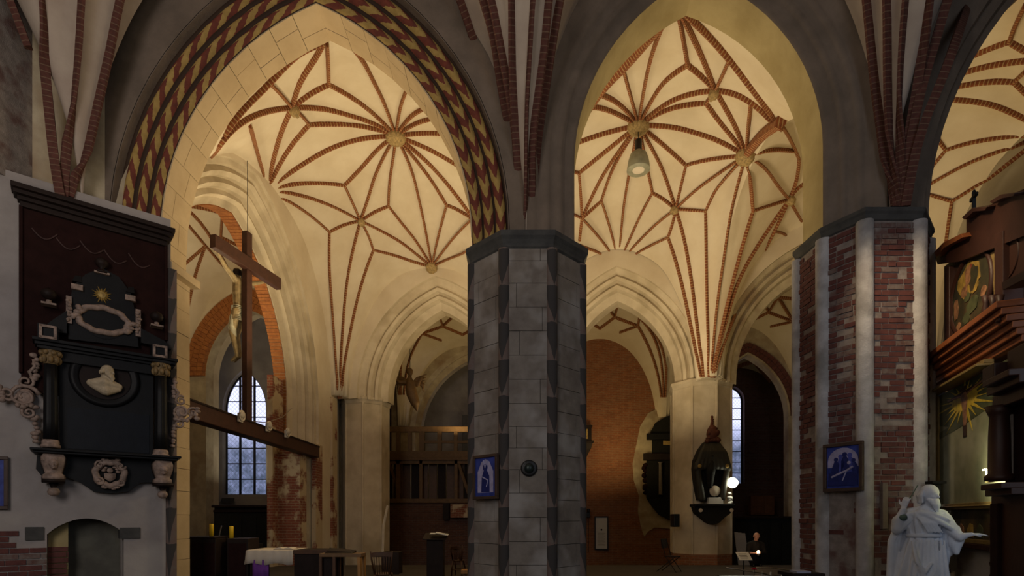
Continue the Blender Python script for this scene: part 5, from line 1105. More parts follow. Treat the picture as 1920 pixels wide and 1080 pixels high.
wb([(1206,852),(1312,852),(1312,864),(1206,864)], -.45, -.03, 'cornice', M['dark_wood']); wb([(1212,864),(1306,864),(1306,934),(1212,934)], -.2, -.03, 'tablet', M['stall_black']); wb([(1212,934),(1306,934),(1296,955),(1275,972),(1255,975),(1235,965),(1222,950)], -.25, -.03, 'apron', M['stall_black'])
for x in (1238, 1276): a = wbp.p(x, 868); b = wbp.p(x, 928); MB().lathe((a[0], -.3, b[1]), [(.12,0),(.09,.05),(.08,a[1]-b[1]-.06),(.13,a[1]-b[1])], 12).build('column', M['metal'] if 0 else M['pstone'], we, smooth=True)
wb([(1243,823+4),(1262,828),(1262,836),(1243,835)], -.24, -.18, 'name_tablet', M['gilt']); MB().lathe((wbp.p(1232,822)[0]-.2, -.3, wbp.p(1218,821)[1]), [(.001,-.05),(.09,-.02),(.09,.02),(.001,.05)], 10, 'y').build('gilt_boss', M['gilt'], we)
m = MB(); leafrow(m, *wbp.p(1210, 870), *wbp.p(1208, 925), 9, .14, -.1); m.build('carved_wing', M['red_board'], we, smooth=True)
t, W, H, y = frame_pic('framed_document', 'tall black framed white document on the brick wall right of the grey pillar', 'document', wbp, [(1115, 968), (1141, 968), (1141, 1031), (1115, 1031)], .06, .08, M['blackiron'], M['paper'], off=.02)
MB().lathe((W/2, y-.01, H*.6), [(.001,0),(.05,0)], 8, 'y').build('crest_print', M['dark_wood'], t)
for i in range(14): MB().box(W*.22, W*(.78-.1*(i % 3 == 2)), y-.006, y, H*.5-i*H*.028, H*.5-i*H*.028+.012).build('text_line', M['pstone'], t)
p = at(1103, 965, 27); t = thing('wall_sconce', 'small dark wall bracket with hanging rod left of the framed document', 'sconce', p); MB().box(-.1, .1, 0, .5, -.15, .15).build('plate', M['blackiron'], t, bevel=.02); MB().tube([(0,0,-.1),(.0,0,-1.9)], .02, 6).build('rod', M['blackiron'], t); MB().lathe((0,-.05,.1), [(.03,0),(.08,.05),(.08,.2)], 10).build('cup', M['blackiron'], t)
p = at(1098, 830, 27.2); t = thing('carved_console', 'dark carved wooden console partly hidden behind the grey pillar', 'console', p); m = MB(); m.box(-.4, .35, 0, .5, .8, .9); m.box(-.3, .3, 0, .5, .1, .8); m.box(-.4, .4, -.1, .5, 0, .1); m.build('shrine', M['dark_wood'], t); m = MB(); m.loft([[(s*a, .25+s*b, z) for a, b in ((-.35,-.3),(.35,-.3),(.35,.25),(-.35,.25))] for s, z in ((1,0),(.8,-.3),(.35,-.6),(.1,-.85))]); m.build('corbel', M['dark_wood'], t); MB().box(-.12, .1, -.02, .0, .2, .7).build('niche_panel', M['gilt'], t); MB().box(-.6, .4, .5, .7, -.9, 1.0).build('backing', M['dark_wood'], t)
# folding chair
p = at(1247, 1010, 15.8); t = thing('folding_chair', 'thin black folding chair in front of the cream pillar', 'chair', (p.x, 15.8, 0), .9); H = p.z
for x in (-.2, .2): MB().tube([(x, .05, H), (x, -.1, .45), (x, -.42, 0)], .013, 6).build('leg', M['blackiron'], t); MB().tube([(x, -.38, .45), (x, .18, 0)], .013, 6).build('leg', M['blackiron'], t)
MB().box(-.19, .19, -.4, -.05, .44, .47).build('seat', M['dark_wood'], t, bevel=.008); MB().hexa([(-.2,-.0,H-.28),(.2,-.0,H-.28),(.2,.02,H-.28),(-.2,.02,H-.28),(-.2,.04,H),(.2,.04,H),(.2,.06,H),(-.2,.06,H)]).build('backrest', M['dark_wood'], t)
# alms box on the pillar
p = at(1263, 988, 18.5); tag(MB().box(p.x-.03, p.x+.17, 18.35, 18.8, p.z, p.z+.45).build('alms_box', M['blackiron'], bevel=.02), 'small black box on the left side of the cream pillar', 'box')
# ================= draped epitaph on the cream pillar
de = thing('epitaph', 'black draped epitaph with red crest and white oval on the cream pillar', 'epitaph', at(1334, 880, 18.25)); zc0 = at(1334, 880, 18.25)
def dp(px, py): q = at(px, py, 18.25); return (q.x-zc0.x, q.z-zc0.z)
m = MB(); prof = [(1322,828),(1346,828),(1356,845),(1362,868),(1363,880),(1360,920),(1356,938),(1310,938),(1304,905),(1301,878),(1303,862),(1312,842)]
m.slab([dp(*a) for a in prof], -.05, .30); m.build('backing', M['black_marble'], de, bevel=.02)
m = MB()
for i in range(9):
    t_ = i/8; a = dp(1322+24*t_, 832); b = dp(1303+60*t_, 875+8*abs(t_-.5)); c = dp(1310+44*t_, 880); m.chain([(a[0],-.08,a[1]),((a[0]+b[0])/2,-.18,(a[1]+b[1])/2+.1),(b[0],-.16,b[1])], [.05,.09,.10])
for s, x0 in ((1, 1304), (-1, 1361)):
    a = dp(x0, 872); b = dp(x0+s*5, 905); c = dp(x0+s*10, 935); m.chain([(a[0],-.15,a[1]),(b[0],-.13,b[1]),(c[0],-.1,c[1])], [.10,.11,.12])
m.build('drapery', flat('drape', (.030,.027,.018), .6) or M['drape'], de, remesh=.025)
m = MB(); leafrow(m, *dp(1322, 826), *dp(1345, 826), 8, .11, -.08); leafrow(m, *dp(1325, 814), *dp(1342, 814), 6, .11, -.08); leafrow(m, *dp(1328, 803), *dp(1339, 803), 5, .09, -.08); leafrow(m, *dp(1333, 798), *dp(1333, 782), 5, .06, -.08); m.ell((dp(1334,815)[0], -.05, dp(1334,815)[1]), (.2,.15,.3), 10, 6); m.build('crest', flat('crest_red', (.12,.035,.018), .7) or M['crest_red'], de, smooth=True)
a = dp(1338, 921); MB().lathe((a[0], -.12, a[1]), [(.001,-.05),(.18,-.03),(.19,.03),(.001,.03)], 20, 'y').build('white_oval', M['cloth_white'], de, smooth=True)
a = dp(1325, 945); b = dp(1352, 933); MB().box(a[0], b[0], -.2, -.0, a[1], b[1]).build('white_tablet', M['paper'], de, bevel=.01)
m = MB(); a = dp(1297, 950); b = dp(1372, 945); m.box(a[0], b[0], -.3, .25, a[1], b[1]); m.build('shelf', M['black_marble'], de, bevel=.02)
m = MB(); m.slab([dp(*q) for q in ((1299,950),(1371,950),(1366,962),(1355,970),(1345,980),(1335,984),(1325,980),(1313,970),(1303,962))], -.2, .2); m.build('apron', M['stall_black'], de)
for px, py in ((1307, 875), (1358, 875), (1309, 957), (1366, 957)): a = dp(px, py); MB().lathe((a[0], -.25, a[1]), [(.001,-.03),(.06,-.02),(.07,.0),(.06,.03)], 12, 'y').build('rosette', M['gilt'] if py < 900 else M['cloth_white'], de)
a = dp(1331, 862); m = MB(); m.chain([(a[0],-.12,a[1]),(a[0]-.05,-.2,a[1]-.4),(a[0]-.05,-.12,a[1]-.9)], [.12,.16,.1]); head(m, (a[0],-.2,a[1]+.1), .1, (0,-1,0)); m.build('relief_figure', M['stall_black'], de, remesh=.03)
a = dp(1368, 932); m = MB(); leafrow(m, a[0], a[1]-.22, a[0], a[1]+.15, 7, .08, -.05); m.build('white_ornament', M['paper'], de, smooth=True)
# bright lamp beside it
p = at(1375, 905, 18.0); t = thing('wall_lamp', 'glaring bright lamp beside the draped epitaph in front of the right window', 'lamp', p)
em = bpy.data.materials.new('bulb_glow'); em.use_nodes = True; em.node_tree.nodes.remove(em.node_tree.nodes['Principled BSDF']); e = em.node_tree.nodes.new('ShaderNodeEmission'); e.inputs[0].default_value = (1, .97, .72, 1); e.inputs[1].default_value = 30; em.node_tree.links.new(e.outputs[0], em.node_tree.nodes['Material Output'].inputs[0])
MB().ell((0,0,0), (.15,.15,.15), 16, 10).build('bulb', em, t, smooth=True); MB().lathe((0,.12,0), [(.001,.1),(.13,.08),(.17,.0),(.19,-.05),(.18,-.05),(.15,.0)], 20, 'y').build('reflector', M['metal'], t, smooth=True); MB().tube([(0,.2,0),(-.05,.35,-.05),(-.25,.6,-.05)], .03, 6).build('bracket', M['blackiron'], t)
# hanging lamp
c2 = cast('A', *C2); YL = c2.y; p = at(1197, 300, YL); t = thing('pendant_lamp', 'grey bell shaped lamp hanging from the boss of the middle star vault', 'lamp', p)
MB().lathe((0,0,0), [(.30,-.28),(.31,-.27),(.27,-.02),(.22,.14),(.12,.22),(.10,.24),(.10,.22),(.2,.12),(.25,-.04),(.285,-.27)], 28).build('shade', M['lampgrey'], t, smooth=True); MB().lathe((0,0,0), [(.09,.2),(.095,.24),(.095,.52),(.06,.55),(.02,.56)], 16).build('socket', M['blackiron'], t, smooth=True); MB().tube([(0,0,.55),(0,0,c2.z-p.z)], .012, 6).build('cable', M['blackiron'], t)
MB().ell((0,0,-.2), (.28,.28,.10), 20, 8).build('diffuser', M['cloth_white'], t, smooth=True)
# ================= back right corner: stalls, man, sign, railing
p = at(1378, 968, 22); q = at(1505, 968, 22); t = thing('choir_stall', 'long dark panelled stall behind the seated man', 'stall', (p.x, 22.0, 0)); W = q.x-p.x; H = p.z
MB().box(0, W, 0, .5, -1, H-.1).build('back', M['stall_black'], t); MB().box(-.05, W, -.15, .55, H-.1, H).build('cornice', M['dark_wood'], t, bevel=.02)
for i in range(6): MB().box(W*i/6+.05, W*(i+1)/6-.05, -.04, 0, -.8, H-.25).build('panel', M['stall_black'], t, bevel=.01)
p = at(1408, 965, 29); q = at(1452, 930, 29); t = thing('wainscot', 'pale brown wooden panelling under the right window', 'panelling', (p.x, 29, p.z)); W = q.x-p.x; H = q.z-p.z; MB().box(0, W, 0, .3, 0, H).build('board', M['brown_wood'], t)
for i in range(2): MB().box(W*(.35*i+.25), W*(.35*i+.55), -.05, 0, H*.08, H*.92).build('panel', M['brown_wood'], t, bevel=.02)
def man():
    Y = 17.4; p = at(1418, 1005, Y); t = thing('person', 'bald person in black clothes standing and holding a small glowing light', 'person', (p.x, Y, 0)); m = MB(); hz_ = p.z; fc = (-.35, -.85, -.35)
    sk = MB(); head(sk, (0, -.02, hz_-.01), .118, fc); sk.chain([(0,.02,hz_-.10),(0,.05,hz_-.2)], [.06,.065])
    hx, hy, hzz = -.14, -.38, hz_-.56
    for s in (-1, 1):
        w_ = (hx+s*.09-.02, hy+.02, hzz+.02); sk.chain([(w_[0]+s*.06, hy+.10, hzz+.02), w_], [.036,.030]); hand(sk, w_, (-s*.5, -.7, .1), (0,-.3,.9), 1.0, .45, s)
    sk.build('body', M['skin'], t, remesh=.009)
    m.chain([(0,.06,hz_-.3),(0,.08,hz_-.55),(0,.1,hz_-.8)], [.17,.175,.18]); m.chain([(-.2,.05,hz_-.27),(0,.05,hz_-.24),(.2,.05,hz_-.27)], [.08,.12,.08])
    for s in (-1, 1):
        m.chain([(s*.22,.04,hz_-.28),(s*.28,.0,hz_-.56),(hx+s*.15,hy+.14,hzz+.03)], [.078,.062,.048]); m.chain([(s*.09,.1,hz_-.8),(s*.1,.08,.5),(s*.1,.12,.09)], [.12,.085,.065])
    m.build('dark_clothes', M['black_cloth'], t, remesh=.014)
    for s in (-1, 1): MB().chain([(s*.1,.12,.045),(s*.11,-.06,.04)], [.05,.045]).build('shoe', M['blackiron'], t, smooth=True)
    g = thing('candle_light', 'small glowing light held in the hands of the bald person', 'light', (p.x+hx-.02, Y+hy-.09, hzz+.02)); em2 = em.copy(); em2.name = 'flame_glow'; n_ = [x for x in em2.node_tree.nodes if x.type == 'EMISSION'][0]; n_.inputs[0].default_value = (1, .62, .3, 1); n_.inputs[1].default_value = 9
    MB().ell((0,-.02,.05), (.05,.035,.06), 12, 8).build('flame', em2, g, smooth=True); MB().lathe((0,-.02,-.06), [(.03,0),(.035,.02),(.035,.07)], 12).build('holder', M['metal'], g)
    l = bpy.data.lights.new('hand_glow', 'POINT'); l.energy = 2.2; l.color = (1,.6,.35); l.shadow_soft_size = .05; o = bpy.data.objects.new('hand_glow', l); COL.objects.link(o); o.location = (g.location.x-.02, g.location.y-.14, g.location.z+.12)
man()
p = at(1380, 1035, 13.2); t = thing('notice_board', 'white tilted notice sheet on a thin stand in front of the bald person', 'sign', (at(1396,0,13.2).x, 13.2, 0)); a = at(1379,1035,13.4); b = at(1403,1035,13.4); c = at(1411,1050,13.1); d = at(1387,1050,13.1); ox = t.location
MB().hexa([(q.x-ox.x, q.y-ox.y, q.z+dz) for dz in (-.015, 0) for q in (d, c, b, a)]).build('sheet', M['paper'], t)
for i in range(4): e0 = d.lerp(a, .2+.18*i); e1 = c.lerp(b, .2+.18*i); e0 = e0.lerp(e1, .15); e1 = e0.lerp(e1, .7); MB().tube([Vector((e0.x-ox.x, e0.y-ox.y, e0.z+.004)), Vector((e1.x-ox.x, e1.y-ox.y, e1.z+.004))], .006, 4).build('text_line', M['pstone'], t)
MB().tube([(0,.05,0),(0,.05,a.z-.1)], .015, 6).build('stand', M['blackiron'], t); MB().box(-.15, .15, -.1, .2, 0, .03).build('foot', M['blackiron'], t)
for i in range(3):
    a = at(1383+i*8, 1040-i*2, 19.5); b = at(1379+i*8, 998+i, 19.5); t = thing('grey_screen', ('leftmost grey panel leaning by the cream pillar', 'middle grey panel leaning behind the white notice', 'rightmost grey panel leaning beside the bald person')[i], 'screen', (a.x, 19.5+.05*i, 0), 0, 'grey panels leaning by the pillar')
    MB().hexa([(.1,-.1,-1),(.26,-.1,-1),(.26,-.07,-1),(.1,-.07,-1),(b.x-a.x,.1,b.z),(b.x-a.x+.13,.1,b.z),(b.x-a.x+.13,.13,b.z),(b.x-a.x,.13,b.z)]).build('board', M['greywall'], t)
# candle rack with metal rails
t = thing('candle_rack', 'black candle rack with shiny curved metal rails at the bottom edge', 'candle rack', (at(1430,0,11.6).x, 11.6, 0)); ox = t.location
def rr(pts, Y=11.6, r=.013, nm='rail', mt=None): MB().tube([Vector((at(x, y, Y+.1*i).x-ox.x, .1*i, at(x, y, Y+.1*i).z)) for i, (x, y) in enumerate(pts)], r, 8).build(nm, mt or M['metal'], t, smooth=True)
rr([(1362,1064),(1390,1069),(1410,1072),(1436,1076)]); rr([(1418,1064),(1440,1064),(1458,1066),(1475,1069),(1500,1072)]); rr([(1412,1072),(1428,1074),(1445,1079),(1465,1081)])
ztp = at(1430, 1082, 11.6).z; MB().box(-.75, .75, 0, .6, ztp-.06, ztp-.02).build('tray', M['blackiron'], t)
for x in (-.7, .66):
    for y in (.02, .54): MB().box(x, x+.04, y, y+.04, 0, ztp-.06).build('leg', M['blackiron'], t)
for i, (px, lb) in enumerate(((1429,'leftmost short white votive candle on the rack'),(1445,'middle short white votive candle on the rack'),(1466,'rightmost short white votive candle on the rack'))):
    q = at(px, 1072, 11.8); k_ = thing('votive_candle', lb, 'candle', (q.x, 11.8, ztp-.02), 0, 'votive candles on the rack'); MB().lathe((0,0,0), [(.02,0),(.022,.10),(.018,.11),(.003,.11)], 10).build('wax', M['paper'], k_)
q = at(1414, 1068, 11.5); t = thing('poinsettia', 'small bright red flower bunch standing at the candle rack', 'flower', (q.x, 11.5, q.z)); m = MB()
for i in range(16):
    a = 2*PI*i/8+(.3 if i > 7 else 0); L = .075 if i < 8 else .045; h = 0 if i < 8 else .02; c_, s_ = math.cos(a), math.sin(a); m.add([(0,0,h),(c_*L*.5-s_*.02,s_*L*.5+c_*.02,h+.02),(c_*L,s_*L,h+.005),(c_*L*.5+s_*.02,s_*L*.5-c_*.02,h+.02),(c_*L*.5,s_*L*.5,h-.004)], [(0,1,2,3),(0,4,1),(0,3,4),(4,3,2),(4,2,1)])
m.build('petals', M['red_flower'], t); MB().tube([(0,0,0),(0,.01,-.2)], .006, 5).build('stem', M['foliage_dark'], t); MB().lathe((0,.01,-.36), [(.04,0),(.06,.16),(.065,.17)], 12).build('pot', M['dark_wood'], t)
t = thing('leaflet_holder', 'pale leaflet stack on the corner of a table by the brick pillar', 'leaflets', (at(1490,0,7.8).x, 7.8, 0)); z = hz(1071, 7.8); MB().box(.03, .24, 0, .2, z-.03, z).build('leaflet', flat('leaf_blue', (.38,.38,.48), .7) or M['leaf_blue'], t); MB().box(-.05, .42, -.05, .4, z-.08, z-.03).build('tabletop', M['dark_wood'], t)
for x in (-.03, .36): MB().box(x, x+.04, 0, .3, 0, z-.08).build('leg', M['dark_wood'], t)
# ================= white statue
SY = 7.55; sx0 = at(1735, 0, SY).x
st = thing('statue', 'white plaster statue of a bearded robed man with outstretched hand before the brick pillar', 'statue', (sx0, SY, 0), -.36); s_ = 1.0
hz0 = at(1740, 928, SY).z
m = MB(); n = 56; rings = []
# robe: height, rx, ry, x shift, fold depth
for z, rx, ry, cx, fd in ((.04,.34,.27,-.05,.05),(.2,.335,.265,-.05,.05),(.4,.32,.25,-.045,.05),(.6,.30,.235,-.04,.045),(.8,.28,.22,-.035,.04),(1.0,.245,.20,-.03,.03),(1.18,.215,.175,-.025,.02),(1.31,.185,.155,-.02,.012),(1.34,.175,.15,-.02,.004),(1.38,.19,.155,-.02,.015),(1.5,.215,.165,-.02,.02),(1.62,.215,.165,-.02,.015),(1.70,.18,.14,-.01,.01),(1.76,.09,.09,.0,.0)):
    ring_ = []
    for j in range(n):
        a = 2*PI*j/n; f = 1+1.5*fd/rx*(math.sin(9*a+1.5*z)*.7+.5*math.sin(17*a-2.5*z))
        ring_.append((cx+rx*f*math.cos(a), ry*f*math.sin(a), z))
    rings.append(ring_)
m.loft(rings); k0 = hz0
# catenary folds on the skirt and chest
for i in range(4):
    x0 = -.20+.01*i; zt = 1.26-.02*i; m.chain([(x0, -.16, zt), (x0+.03+.02*i, -.235, zt-.28-.07*i), (x0+.12+.035*i, -.25, zt-.42-.10*i), (x0+.20+.03*i, -.23, zt-.30-.08*i)], [.018,.026,.026,.016])
for i in range(5): m.chain([(-.16+.02*i, -.13, 1.66), (-.09+.035*i, -.19, 1.52), (-.02+.04*i, -.175, 1.39)], [.014,.016,.012])
head(m, (.035, -.06, k0), .145, (.55, -.83, -.14)); m.chain([(0,0,1.70),(.03,-.03,k0-.08)], [.075,.065])
for i in range(9): x = -.19+.047*i; m.chain([(x*.9, -.165+.25*x*x, 1.28), (x*1.15-.02, -.21+.3*x*x, .8), (x*1.5-.03+.02*math.sin(i*2), -.26+.3*x*x, .08)], [.014, .022, .030])
# cloak falling at the back and both sides
for i in range(15):
    t_ = i/14; x = -.40+.62*t_; yb = .10+.10*math.sin(PI*t_); zb = .05; m.chain([(x*.55-.01, .05+.06*math.sin(PI*t_), 1.66), (x*.95, yb*.9, 1.25), (x*1.0+.02*(t_ > .5)*1.5, yb, .7), (x*.97, yb, zb)], [.055,.05,.045,.04])
# cape over the shoulders
m.chain([(-.22,-.04,1.63),(-.08,-.13,1.655),(.08,-.15,1.62),(.2,-.12,1.55)], [.05,.05,.05,.045]); m.chain([(-.2,0,1.66),(0,.04,1.69),(.2,0,1.64)], [.07,.08,.07])
m.chain([(-.12,-.12,1.67),(.02,-.17,1.60),(.16,-.18,1.50),(.28,-.14,1.42)], [.03,.035,.035,.03]); m.chain([(-.1,-.13,1.69),(.06,-.17,1.64),(.2,-.16,1.57)], [.025,.03,.025])
# left arm (towards the right of the picture) with wide sleeve
m.chain([(.2,-.02,1.58),(.28,-.08,1.42),(.34,-.17,1.33),(.40,-.22,1.36)], [.10,.085,.06,.036]); m.chain([(.30,-.06,1.42),(.31,-.06,1.24),(.33,-.08,1.12)], [.09,.085,.04]); m.chain([(.27,-.02,1.4),(.27,0,1.2),(.29,0,1.1)], [.09,.08,.04]); m.chain([(.36,-.1,1.3),(.33,-.08,1.14)], [.06,.04]); m.chain([(.25,0,1.2),(.2,.05,.7),(.14,.08,.1)], [.06,.05,.05])
m.chain([(.40,-.22,1.36),(.445,-.24,1.37)], [.034,.028]); hand(m, (.445,-.24,1.37), (1,-.15,.02), (0,-.2,1), 1.0, .14, 1)
# right arm raised to the shoulder
m.chain([(-.2,-.02,1.6),(-.33,-.02,1.45),(-.33,-.08,1.58),(-.29,-.12,1.72)], [.09,.08,.06,.038]); m.chain([(-.33,-.03,1.55),(-.34,0,1.42)], [.08,.07]); hand(m, (-.29,-.12,1.74), (.25,-.1,1), (-.5,-.8,0), 1.15, .6, -1)
m.build('robed_figure', M['statue_plaster'], st, remesh=.0105)
m = MB(); beard(m, (.035,-.06,k0), .15, (.55,-.83,-.14), 1.15); m.build('beard', M['statue_plaster'], st, remesh=.010)
m = MB(); hair(m, (.035,-.06,k0+.0), .143, (.55,-.83,0), 20, .75); m.build('hair', M['statue_plaster'], st, remesh=.010)
m = MB(); m.loft([[(-.02+.205*math.cos(a)*s, .172*math.sin(a)*s, z) for a in [2*PI*j/40 for j in range(40)]] for s, z in ((.95,1.315),(1.04,1.325),(1.04,1.36),(.95,1.37))]); m.build('belt', M['statue_plaster'], st, smooth=True)
MB().loft([[(x*q, y*q, z) for x, y in ((-.42,-.3),(.36,-.3),(.36,.3),(-.42,.3))] for q, z in ((1,0),(1,.04),(.94,.06))]).build('plinth', M['statue_plaster'], st)
m = MB(); m.ell((-.30,-.12,1.60), (.055,.05,.05), 10, 6); m.tube([(-.26,-.14,1.80),(-.19,-.12,1.92),(-.12,-.1,2.05)], .007, 6); m.build('held_object', flat('green_grey', (.12,.19,.15), .7) or M['green_grey'], st, smooth=True)
# ================= altar at the right edge
AO = (7.39, 9.3); AD = (-1.015, -2.66); al = PL(AO, AD)
at_ = thing('side_altar', 'tall brown altar screen with oval painting and radiant crucifix painting at the right edge', 'altar', (AO[0], AO[1], 0), al.rz)
def A_(pts, y0, y1, nm, mat, bev=0): return MB().slab([al.p(*a, y0) for a in pts], y0, y1).build(nm, mat, at_, bevel=bev)
flat('altar_wood', (.27,.085,.028), .5, sc=3); flat('altar_dark', (.045,.016,.010), .5, sc=3); flat('altar_gold', (.34,.24,.09), .4, .3, sc=10)
kk = al.k(1925)
def slabz(k0_, k1_, y0, y1, z0, z1, nm, mat, bev=.01): return MB().box(k0_, k1_, y0, y1, z0, z1).build(nm, mat, at_, bevel=bev)
zl = EYE+2.18
for i, (dz, pr) in enumerate(((0,.05),(.09,.10),(.18,.14),(.27,.20),(.36,.25),(.45,.30))): slabz(.02-.01*i, kk, -pr, .25, zl+dz, zl+dz+.085, 'entablature_board', M['altar_wood'])
slabz(0, al.k(1868), -.22, -.02, zl-.09, zl-.055, 'gilt_moulding', M['altar_gold'], .006); slabz(0, al.k(1868), -.14, -.02, zl-.055, zl, 'gilt_moulding', M['altar_gold'], .006)
# upper storey
zu0 = zl+.54
A_([(1770,668),(1770,500),(1800,478),(1866,440),(1866,632)], .0, .12, 'back_board', M['altar_dark'])
A_([(1771,500),(1779,500),(1779,660),(1771,668)], -.08, .05, 'pilaster', M['altar_dark'], .008); A_([(1864,440),(1880,432),(1880,620),(1864,632)], -.12, .1, 'pilaster', M['altar_dark'], .008)
A_([(1752,478),(1765,463),(1812,436),(1812,400),(1848,388),(1862,382),(1862,377),(1880,372),(1925,352),(1925,440),(1800,490),(1758,496)], -.10, .12, 'gable_board', M['altar_dark'])
A_([(1750,474),(1768,455),(1802,438),(1806,445),(1770,464),(1756,482)], -.2, .15, 'gable_cornice', M['altar_wood'], .006)
A_([(1803,408),(1822,390),(1850,388),(1846,395),(1825,397),(1808,412)], -.2, .15, 'gable_cornice', M['altar_dark'], .006); A_([(1855,378),(1875,365),(1902,362),(1900,368),(1878,372),(1860,382)], -.2, .15, 'gable_cornice', M['altar_dark'], .006)
c = al.p(1826, 376); m = MB(); m.box(c[0]-.02, c[0]+.02, -.02, .02, c[1]-.12, c[1]+.13); m.box(c[0]-.09, c[0]+.09, -.02, .02, c[1]+.03, c[1]+.07)
for dx, dz in ((-.09,.05),(.09,.05),(0,.13)): m.ell((c[0]+dx, 0, c[1]+dz), (.035,.02,.03), 8, 6)
m.build('finial_cross', M['blackiron'], at_)
def oval(px, py, rpx, rpy, seed, upright=True):
    c = al.p(px, py); rx = abs(al.k(px+rpx)-al.k(px-rpx))/2; rz = rpy/F*al.Y(px); rnd = random.Random(seed)
    MB().lathe((0,0,0), [(.001,0),(1,0)], 36, 'y'); m = MB(); n = 36; m.loft([[(c[0]+rx*q*math.cos(2*PI*j/n), y, c[1]+rz*q*math.sin(2*PI*j/n)) for j in range(n)] for q, y in ((1.06,-.02),(1.06,-.06),(1.0,-.065),(.96,-.03))], cap=False); m.build('oval_frame', M['altar_dark'], at_, smooth=True)
    m = MB(); m.add([(c[0]+rx*math.cos(2*PI*j/n), -.025, c[1]+rz*math.sin(2*PI*j/n)) for j in range(n)], [tuple(range(n))]); m.build('oval_canvas', M['dark_paint'], at_)
    def patch(x, z, a, b, mt, ang=0):
        m = MB(); pts = []
        for j in range(12):
            t_ = 2*PI*j/12; u, v = a*math.cos(t_)*(.8+.4*rnd.random()), b*math.sin(t_)*(.8+.4*rnd.random()); pts.append((c[0]+rx*(x+u*math.cos(ang)-v*math.sin(ang)), c[1]+rz*(z+u*math.sin(ang)+v*math.cos(ang))))
        m.slab(pts, -.032-.004*rnd.random(), -.026); m.build('painted_patch', mt, at_)
    return patch
M['dark_paint'] = mot('dark_oil_paint', (.055,.05,.025), (.03,.028,.02), 5, .45, .004, c3=(.09,.06,.03)); flat('ochre', (.42,.27,.06), .5, sc=8, k=.45); flat('flesh', (.36,.18,.09), .5, sc=12, k=.4); flat('olive', (.10,.11,.05), .5, sc=6, k=.5); flat('paint_red', (.22,.05,.03), .5)
pt = oval(1824, 550, 38, 72, 3); pt(-.05,.42,.55,.42,M['ochre']); pt(-.1,.52,.16,.26,M['flesh']); pt(.15,.35,.22,.3,M['dark_paint']); pt(-.3,.18,.2,.16,M['flesh']); pt(.2,.12,.18,.2,M['ochre']); pt(-.15,-.02,.16,.12,M['olive']); pt(-.75,-.1,.12,.3,M['flesh']); pt(-.6,-.62,.12,.1,M['flesh']); pt(.62,-.22,.14,.12,M['flesh']); pt(.1,-.35,.3,.2,M['olive']); pt(-.2,-.55,.2,.16,M['olive']); pt(.0,.68,.1,.1,M['paint_red'])
A_([(1864,560),(1868,470),(1852,476),(1860,500)], -.03, 0, 'gilt_spandrel', M['altar_gold']); A_([(1866,570),(1866,602),(1848,610),(1858,590)], -.03, 0, 'gilt_spandrel', M['altar_gold'])
A_([(1880,432),(1925,405),(1925,515),(1882,528)], -.05, .05, 'upper_back', M['altar_dark'])
pt = oval(1901, 482, 18, 36, 8); pt(0,.3,.6,.45,M['ochre']); pt(0,.4,.3,.25,M['flesh']); pt(-.2,-.4,.5,.3,M['olive']); pt(.3,-.3,.3,.2,M['paint_red'])
A_([(1878,530),(1925,505),(1925,520),(1880,544)], -.35, .05, 'upper_ledge', M['altar_dark'])
for x in (1884, 1898, 1912): a = al.p(x, 600); b = al.p(x, 550); MB().lathe((a[0], -.2, a[1]), [(.05,0),(.03,.05),(.05,.15),(.03,b[1]-a[1]-.1),(.05,b[1]-a[1])], 10).build('baluster', M['altar_dark'], at_, smooth=True)
# main painting
z0p, z1p = al.p(1762, 946)[1], zl-.1; kA, kB = al.k(1762), al.k(1872); Wp = kB-kA; Hp = z1p-z0p
M['green_paint'] = mot('green_grey_canvas', (.26,.26,.16), (.17,.18,.11), 2.6, .55, .004, c3=(.33,.32,.22)); MB().box(kA, kB+.3, 0, .05, z0p, z1p).build('canvas', M['green_paint'], at_)
def pc_(u, v): return (kA+Wp*u, z0p+Hp*v)
def pq(pts, nm, mt, d=.006): return MB().slab([pc_(*a) for a in pts], -d, -.0005).build(nm, mt, at_)
flat('sky_dark', (.07,.085,.045), .5, sc=4); flat('ray_gold', (.60,.44,.05), .5, sc=12, k=.6); flat('cross_brown', (.055,.03,.015), .5)
pq([(0,1),(1.3,1),(1.3,.68),(.7,.70),(.3,.66),(0,.72)], 'painted_sky', M['sky_dark'], .003); pq([(0,.66),(.4,.70),(.8,.76),(1.3,.84),(1.3,.78),(.8,.70),(.4,.64),(0,.60)], 'painted_cloud', M['olive'], .004)
cx, cz = .48, .86
for i in range(22):
    a = 2*PI*i/22+.1; L = .38+.10*((i*7) % 3); ca, sa = math.cos(a), math.sin(a); w_ = .035
    if sa > .5: L *= .6
    p0 = (cx-sa*w_, cz+ca*w_*.5); p1 = (cx+sa*w_, cz-ca*w_*.5); p2 = (cx+ca*L, cz+sa*L*.5); pq([p0, p1, p2] if True else [], 'painted_ray', M['ray_gold'], .008)
pq([(cx+.22*math.cos(t_), cz+.09*math.sin(t_)) for t_ in [2*PI*j/16 for j in range(16)]], 'painted_halo', M['ray_gold'], .009)
pq([(cx-.03,.97),(cx+.03,.97),(cx+.045,.55),(cx-.015,.55)], 'painted_cross', M['cross_brown'], .011); pq([(cx-.30,.915),(cx+.34,.945),(cx+.34,.92),(cx-.30,.89)], 'painted_cross', M['cross_brown'], .011); pq([(cx-.07,.96),(cx+.05,.965),(cx+.05,.935),(cx-.07,.93)], 'painted_sign', M['cross_brown'], .013)
